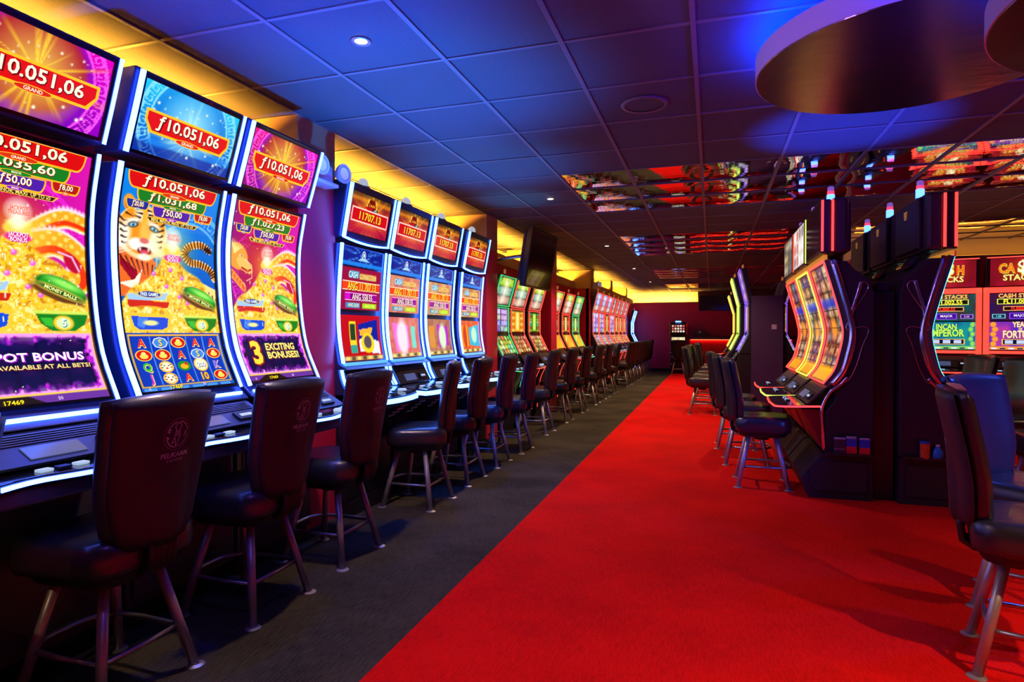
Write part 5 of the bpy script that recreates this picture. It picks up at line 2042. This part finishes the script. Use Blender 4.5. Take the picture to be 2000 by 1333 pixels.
# ---- frontal bank of red framed CASH STACKS machines
def machine_e(x, y, rz, label, game, pal, col, txt):
    t = thing('frontal_slot_machine', label, 'slot machine', (x, y, 0), rz, 'red framed frontal bank')
    hy = .358
    PE = Prof([(0, 1.06), (0, 1.45), (0, 1.83)], False)
    PT = Prof([(0, 1.86), (.03, 2.21)], False)
    MB().prism([(-.45, 1.0), (-.02, 1.0), (-.02, 1.83), (-.45, 1.83)], -hy, hy).build('main_cabinet', M_BLACK, t, bevel=.008)
    MB().prism([(-.2, 1.84), (-.02, 1.84), (.012, 2.235), (-.1, 2.235)], -hy + .02, hy - .02).build('top_cabinet', M_BLACK, t, bevel=.008)
    fr = MB()
    for s_ in (-1, 1):
        a_, c_ = sorted((s_ * (hy - .058), s_ * (hy - .0)))
        fr.box(-.018, .004, a_, c_, .99, 1.86)
    fr.box(-.018, .004, -hy, hy, 1.795, 1.86)
    fr.box(-.018, .006, -hy, hy, 1.05, 1.085)
    fr.build('red_light_frame', L_RED, t)
    MB().box(.0, .028, -hy + .03, hy - .03, 2.215, 2.228).build('top_light_bar', L_PINK, t)
    for P, z0, z1, nm in ((PT, 1.875, 2.205, 'top_screen'), (PE, 1.455, 1.785, 'middle_screen'), (PE, 1.10, 1.440, 'lower_screen')):
        S = Surf(P, P.l_of_z(z0), P.l_of_z(z1), 2 * (hy - .062), .0)
        if nm == 'top_screen':
            c = Cv(50, S.asp, (.42, .05, .08))
            c.mix(vnoise(c.w, c.h, 9, 5), (.75, .05, .25), .7)
            c.glow(.5, .3, .5, (.75, .25, .05), .7)
        elif nm == 'middle_screen':
            c = Cv(50, S.asp, col)
            c.mix(vnoise(c.w, c.h, 7, 6), (.35, .08, .10), .6)
        else:
            c = Cv(60, S.asp, pal[0])
            c.mix(vnoise(c.w, c.h, 8, 9), pal[1], .8)
            c.rect(0, 1, 0, S.asp * .12, pal[2], soft=.04)
            for q in range(5):
                c.ell(.06 + .03 * (q % 2), .12 + q * .10, .05, .05, pal[2], soft=.02)
                c.ell(.95 - .03 * (q % 2), .12 + q * .10, .04, .05, pal[2], soft=.02)
        s_ = S.screen(c, nm, t)
        d = Dec(S)
        a_ = S.asp
        if nm == 'top_screen':
            d.shadow_text('CA', .27, a_ * .64, .19, (1, .48, .12), (.75, .85, .2), w=.28, bold=.03)
            d.shadow_text('H', .73, a_ * .64, .19, (1, .40, .10), (.75, .85, .2), w=.13, bold=.03)
            d.shadow_text('$', .53, a_ * .66, .24, (1, .98, .80), (.85, .75, .2), bold=.03)
            d.shadow_text('STACKS', .50, a_ * .30, .12, (1, .90, .50), (.35, .1, .05), w=.58, bold=.03)
        elif nm == 'middle_screen':
            d.shadow_text('CA$H STACKS', .5, a_ * .90, .085, (1, .75, .35), (.4, .05, .05), w=.72, bold=.03)
            for (x0, x1, y0, y1, ec) in ((.12, .88, .60, .80, (.95, 1, .4)), (.22, .80, .36, .52, (1, .75, .4)), (.04, .26, .08, .24, (.5, .8, .9)), (.32, .68, .06, .28, (.6, .3, 1)), (.74, .96, .08, .24, (.7, .5, .9))):
                d.rect(x0, x1, a_ * y0, a_ * y1, ec)
            d.up()
            for (x0, x1, y0, y1, ec) in ((.135, .865, .62, .78, (.08, .08, .03)), (.235, .785, .38, .50, (.12, .02, .03)), (.055, .245, .10, .22, (.05, .2, .3)), (.335, .665, .08, .26, (.25, .05, .55)), (.755, .945, .10, .22, (.2, .05, .4))):
                d.rect(x0, x1, a_ * y0, a_ * y1, ec)
            d.up()
            d.text('FL11.002.55', .5, a_ * .70, .085, (1, .93, .25), w=.55, bold=.03)
            d.text('FL888.55', .5, a_ * .44, .060, (1, .15, .12), w=.30, bold=.03)
            d.text('1.25', .15, a_ * .16, .04, (.6, 1, 1))
            d.text('MAJOR', .5, a_ * .17, .05, (.95, .9, 1))
            d.text('5.00', .85, a_ * .16, .04, (.9, .7, 1))
        else:
            for i, (tx, yy, hh, ww) in enumerate(txt):
                d.shadow_text(tx, .5, a_ * yy, hh, (1, .90, .70) if game else (.75, .95, .35), (.45, .1, .1) if game else (.0, .25, .2), w=ww, bold=.035)
            d.rect(.20, .82, a_ * .18, a_ * .38, (1, .75, .3)).up()
            d.rect(.22, .80, a_ * .20, a_ * .36, (.04, .06, .15)).up()
            for q in range(3):
                d.rect(.25 + q * .19, .38 + q * .19, a_ * .22, a_ * .34, (.75, .80, 1))
            d.up()
            for q in range(7):
                d.rect(.03 + q * .14, .12 + q * .14, a_ * .02, a_ * .07, (.9, .9, 1) if q % 2 == 0 else (.2, .2, .3))
        d.build(s_)
    console(t, .0, 1.02, .12, .88, hy - .03)
    dk = button_deck(t, .04, .28, .885, .840, hy - .02, L_RED, .04, strip_h=.016)
    deck_buttons(dk, .2, .85, hy, n=4)
    MB().prism([(-.45, .10), (-.0, .10), (.03, .60), (.12, .80), (.05, .86), (.0, 1.0), (-.45, 1.0)], -hy, hy).build('lower_cabinet', M_BLACK, t, bevel=.008)
    MB().box(-.43, -.03, -hy + .02, hy - .02, 0, .10).build('plinth', M_BLACK, t)
    q = Surf(Prof([(.024, .55), (.10, .74)], False), 0, .2, .2, .003)
    d = Dec(q)
    d.poly([(.30, .25), (.42, .25), (.54, .62), (.50, .78)], (1, .12, .08)).poly([(.50, .78), (.54, .62), (.66, .42), (.78, .42)], (1, .5, .4))
    d.build(t, 'door_emblem')
    P3 = Prof([(.010, .30), (.035, .60), (.118, .78)], False)
    led_pair(t, P3, 0, P3.len, hy - .05, L_RED, .014, .008, 5, 'lower_light_strip')
    q = MB().lathe([(.026, 2.235), (.024, 2.255)], 12, (-.03, .08)).build('beacon_base', M_BLACK, t)
    MB().lathe([(.018, 2.255), (.018, 2.33), (.012, 2.34)], 12, (-.03, .08)).build('beacon_lens', mat('beacon_red', (.5, .02, .05), .3, emis=(1, .03, .06), estr=.35), q)
    return t


dirv = (.978, -.209)
rzE = math.atan2(-.978, -.209)
gx, gy = 3.165, 9.01
for k, (dd, lb, game, pal, col, txt) in enumerate([
    (.365, 'frontal red framed slot machine with violet and orange lantern lower screen', True, [(.25, .12, .75), (.85, .25, .55), (1, .62, .15)], (.12, .08, .35), [('YEAR', .90, .11, .26), ('OF', .735, .05, .06), ('FORTUNE', .55, .15, .56)]),
    (-.365, 'frontal red framed slot machine with teal lower screen, partly hidden behind the island', False, [(.05, .30, .60), (.10, .65, .55), (.55, .85, .35)], (.05, .35, .35), [('INCAN', .83, .12, .36), ('EMPEROR', .60, .15, .62)]),
    (1.10, 'frontal red framed slot machine at the right edge of the photo', True, [(.55, .12, .25), (.85, .35, .15), (1, .72, .2)], (.30, .08, .10), [('FORTUNE', .6, .15, .56)]),
]):
    x, y = gx + dirv[0] * dd, gy + dirv[1] * dd
    machine_e(x, y, rzE, lb, game, pal, col, txt)

# ---- classic slot machine at the far wall
t = thing('classic_slot_machine', 'upright classic slot machine with blue top lamp standing alone at the far wall', 'slot machine', (-1.04, 20.75, 0), -PI / 2)
hy = .27
MB().prism([(-.4, 0), (.0, 0), (.0, .62), (.12, .66), (.14, .75), (.0, .86), (-.06, 1.16), (-.04, 1.28), (.03, 1.60), (-.02, 1.66), (-.4, 1.66)], -hy + .03, hy - .03).build('cabinet', M_BLACK, t, bevel=.01)
MB().prism([(-.2, 1.30), (-.02, 1.26), (.06, 1.62), (-.2, 1.66)], -hy - .02, -hy + .03).build('side_wing', M_CHROME, t, bevel=.01)
MB().prism([(-.2, 1.30), (-.02, 1.26), (.06, 1.62), (-.2, 1.66)], hy - .03, hy + .02).build('side_wing', M_CHROME, t, bevel=.01)
for z0, z1, x0, x1, pal, nm in ((1.32, 1.58, -.025, .035, ['5a1018', '303030', 'f0e8d8', 'd03030', 'c8b890'], 'top_screen'), (.90, 1.17, -.005, -.055, ['c8b890', 'f0e8c8', 'fff8d8', 'f0d060', 'd0a050'], 'reel_screen')):
    P = Prof([(x0 + .012, z0), (x1 + .012, z1)], False)
    S = Surf(P, 0, P.len, 2 * hy - .12, 0)
    S.screen(mosaic_art(S.asp, pal, 5, 40, (5, 3)), nm, t)
MB().box(-.05, .03, -.09, .09, 1.662, 1.70).build('top_lamp', led('lamp_blue', (.08, .25, 1), 6), t, bevel=.01)
MB().box(.0, .16, -hy, hy, .66, .70).build('button_deck', M_CHROME, t, bevel=.005)
for yy in (-.2, .2):
    o = MB().lathe([(.02, 0), (.02, .01)], 12).build('door_lock', M_CHROME, t)
    o.rotation_euler = (0, PI / 2, 0)
    o.location = (.0, yy, .30)

# ================================================================== stools
left = [
    (-2.115, .95, .04, 'black casino stool at the left edge of the photo, only its backrest edge showing'),
    (-2.115, 1.705, .04, 'large black casino stool with emblem before the leftmost dragon machine, nearest the camera'),
    (-2.115, 2.42, .04, 'black casino stool with white emblem, second from the camera, in front of the tiger machine'),
    (-2.12, 3.12, .05, 'black casino stool with narrow white emblem, third from the camera, before the first column'),
    (-2.14, 4.28, .42, 'swivelled black casino stool with blue lit seat before the first ice blue machine'),
    (-2.16, 5.05, .12, 'black casino stool in front of the second ice blue machine'),
    (-2.16, 5.79, .12, 'black casino stool in front of the third ice blue machine'),
    (-2.14, 6.53, .12, 'black casino stool in front of the last ice blue machine'),
    (-2.20, 7.80, .05, 'black casino stool in front of the green edged machine left of the television'),
    (-2.20, 8.95, 0, 'black casino stool before the red edged machines under the television'),
    (-2.20, 10.1, 0, 'black casino stool by the red column past the television'),
    (-2.20, 11.3, 0, 'black casino stool in front of the recess, near its red edged machine'),
    (-2.20, 12.4, 0, 'black casino stool in front of the green edged machine in the recess'),
    (-2.20, 13.5, .3, 'black casino stool at the start of the long far left bank, its seat glowing orange'),
]
for x, y, sw, lb in left:
    stool(lb, x, y, PI, sw, 'stools along the left wall')
ORD = ['first', 'second', 'third', 'fourth', 'fifth', 'sixth', 'seventh', 'last']
for k in range(8):
    stool('black casino stool in the tight far left row, %s of eight counted from the camera' % ORD[k], -2.14, 15.3 + .78 * k, PI, 0, 'stools along the left wall', far=True)
isl = [
    (.41, 5.72, 0, 'black casino stool at the near end of the island before the red edged machine'),
    (.33, 6.62, 0, 'black casino stool second in line along the island, mostly behind the nearest one'),
    (.26, 7.50, 0, 'black casino stool third in line along the island, in front of the farthest island machine'),
    (-.14, 10.45, 0, 'black casino stool with its seat visible at the near end of the second cluster'),
    (-.14, 11.35, 0, 'black casino stool second in line at the second cluster'),
    (-.10, 12.25, 0, 'black casino stool third in line at the second cluster'),
    (-.02, 14.0, 0, 'black casino stool before the yellow edged machine beyond the second cluster'),
    (-.02, 15.0, 0, 'black casino stool farthest along the middle aisle, lime light on its side'),
]
for x, y, sw, lb in isl:
    stool(lb, x, y, 0, sw, 'stools along the middle row')
stool('black casino stool at the bottom right corner, nearest the camera, seen from its side', 1.20, 2.88, -.27, 0, 'stools at the right edge')
stool('black casino stool at the right edge with blue lit backrest, behind the nearest one', 1.45, 3.56, -.40, -.45, 'stools at the right edge')
stool('black casino stool cut by the right edge, only seat and greenish back showing', 2.26, 5.25, PI + .1, 0, 'stools behind the island')
stool('black casino stool behind the island, right of the two before the red framed frontal machines', 2.28, 6.25, PI, .2, 'stools behind the island')
stool('black casino stool behind the island, left of the two before the red framed frontal machines', 2.28, 7.15, PI, .2, 'stools behind the island')
stool('black casino stool standing before the classic machine at the far wall', -1.0, 20.1, PI / 2, 0, None, far=True)
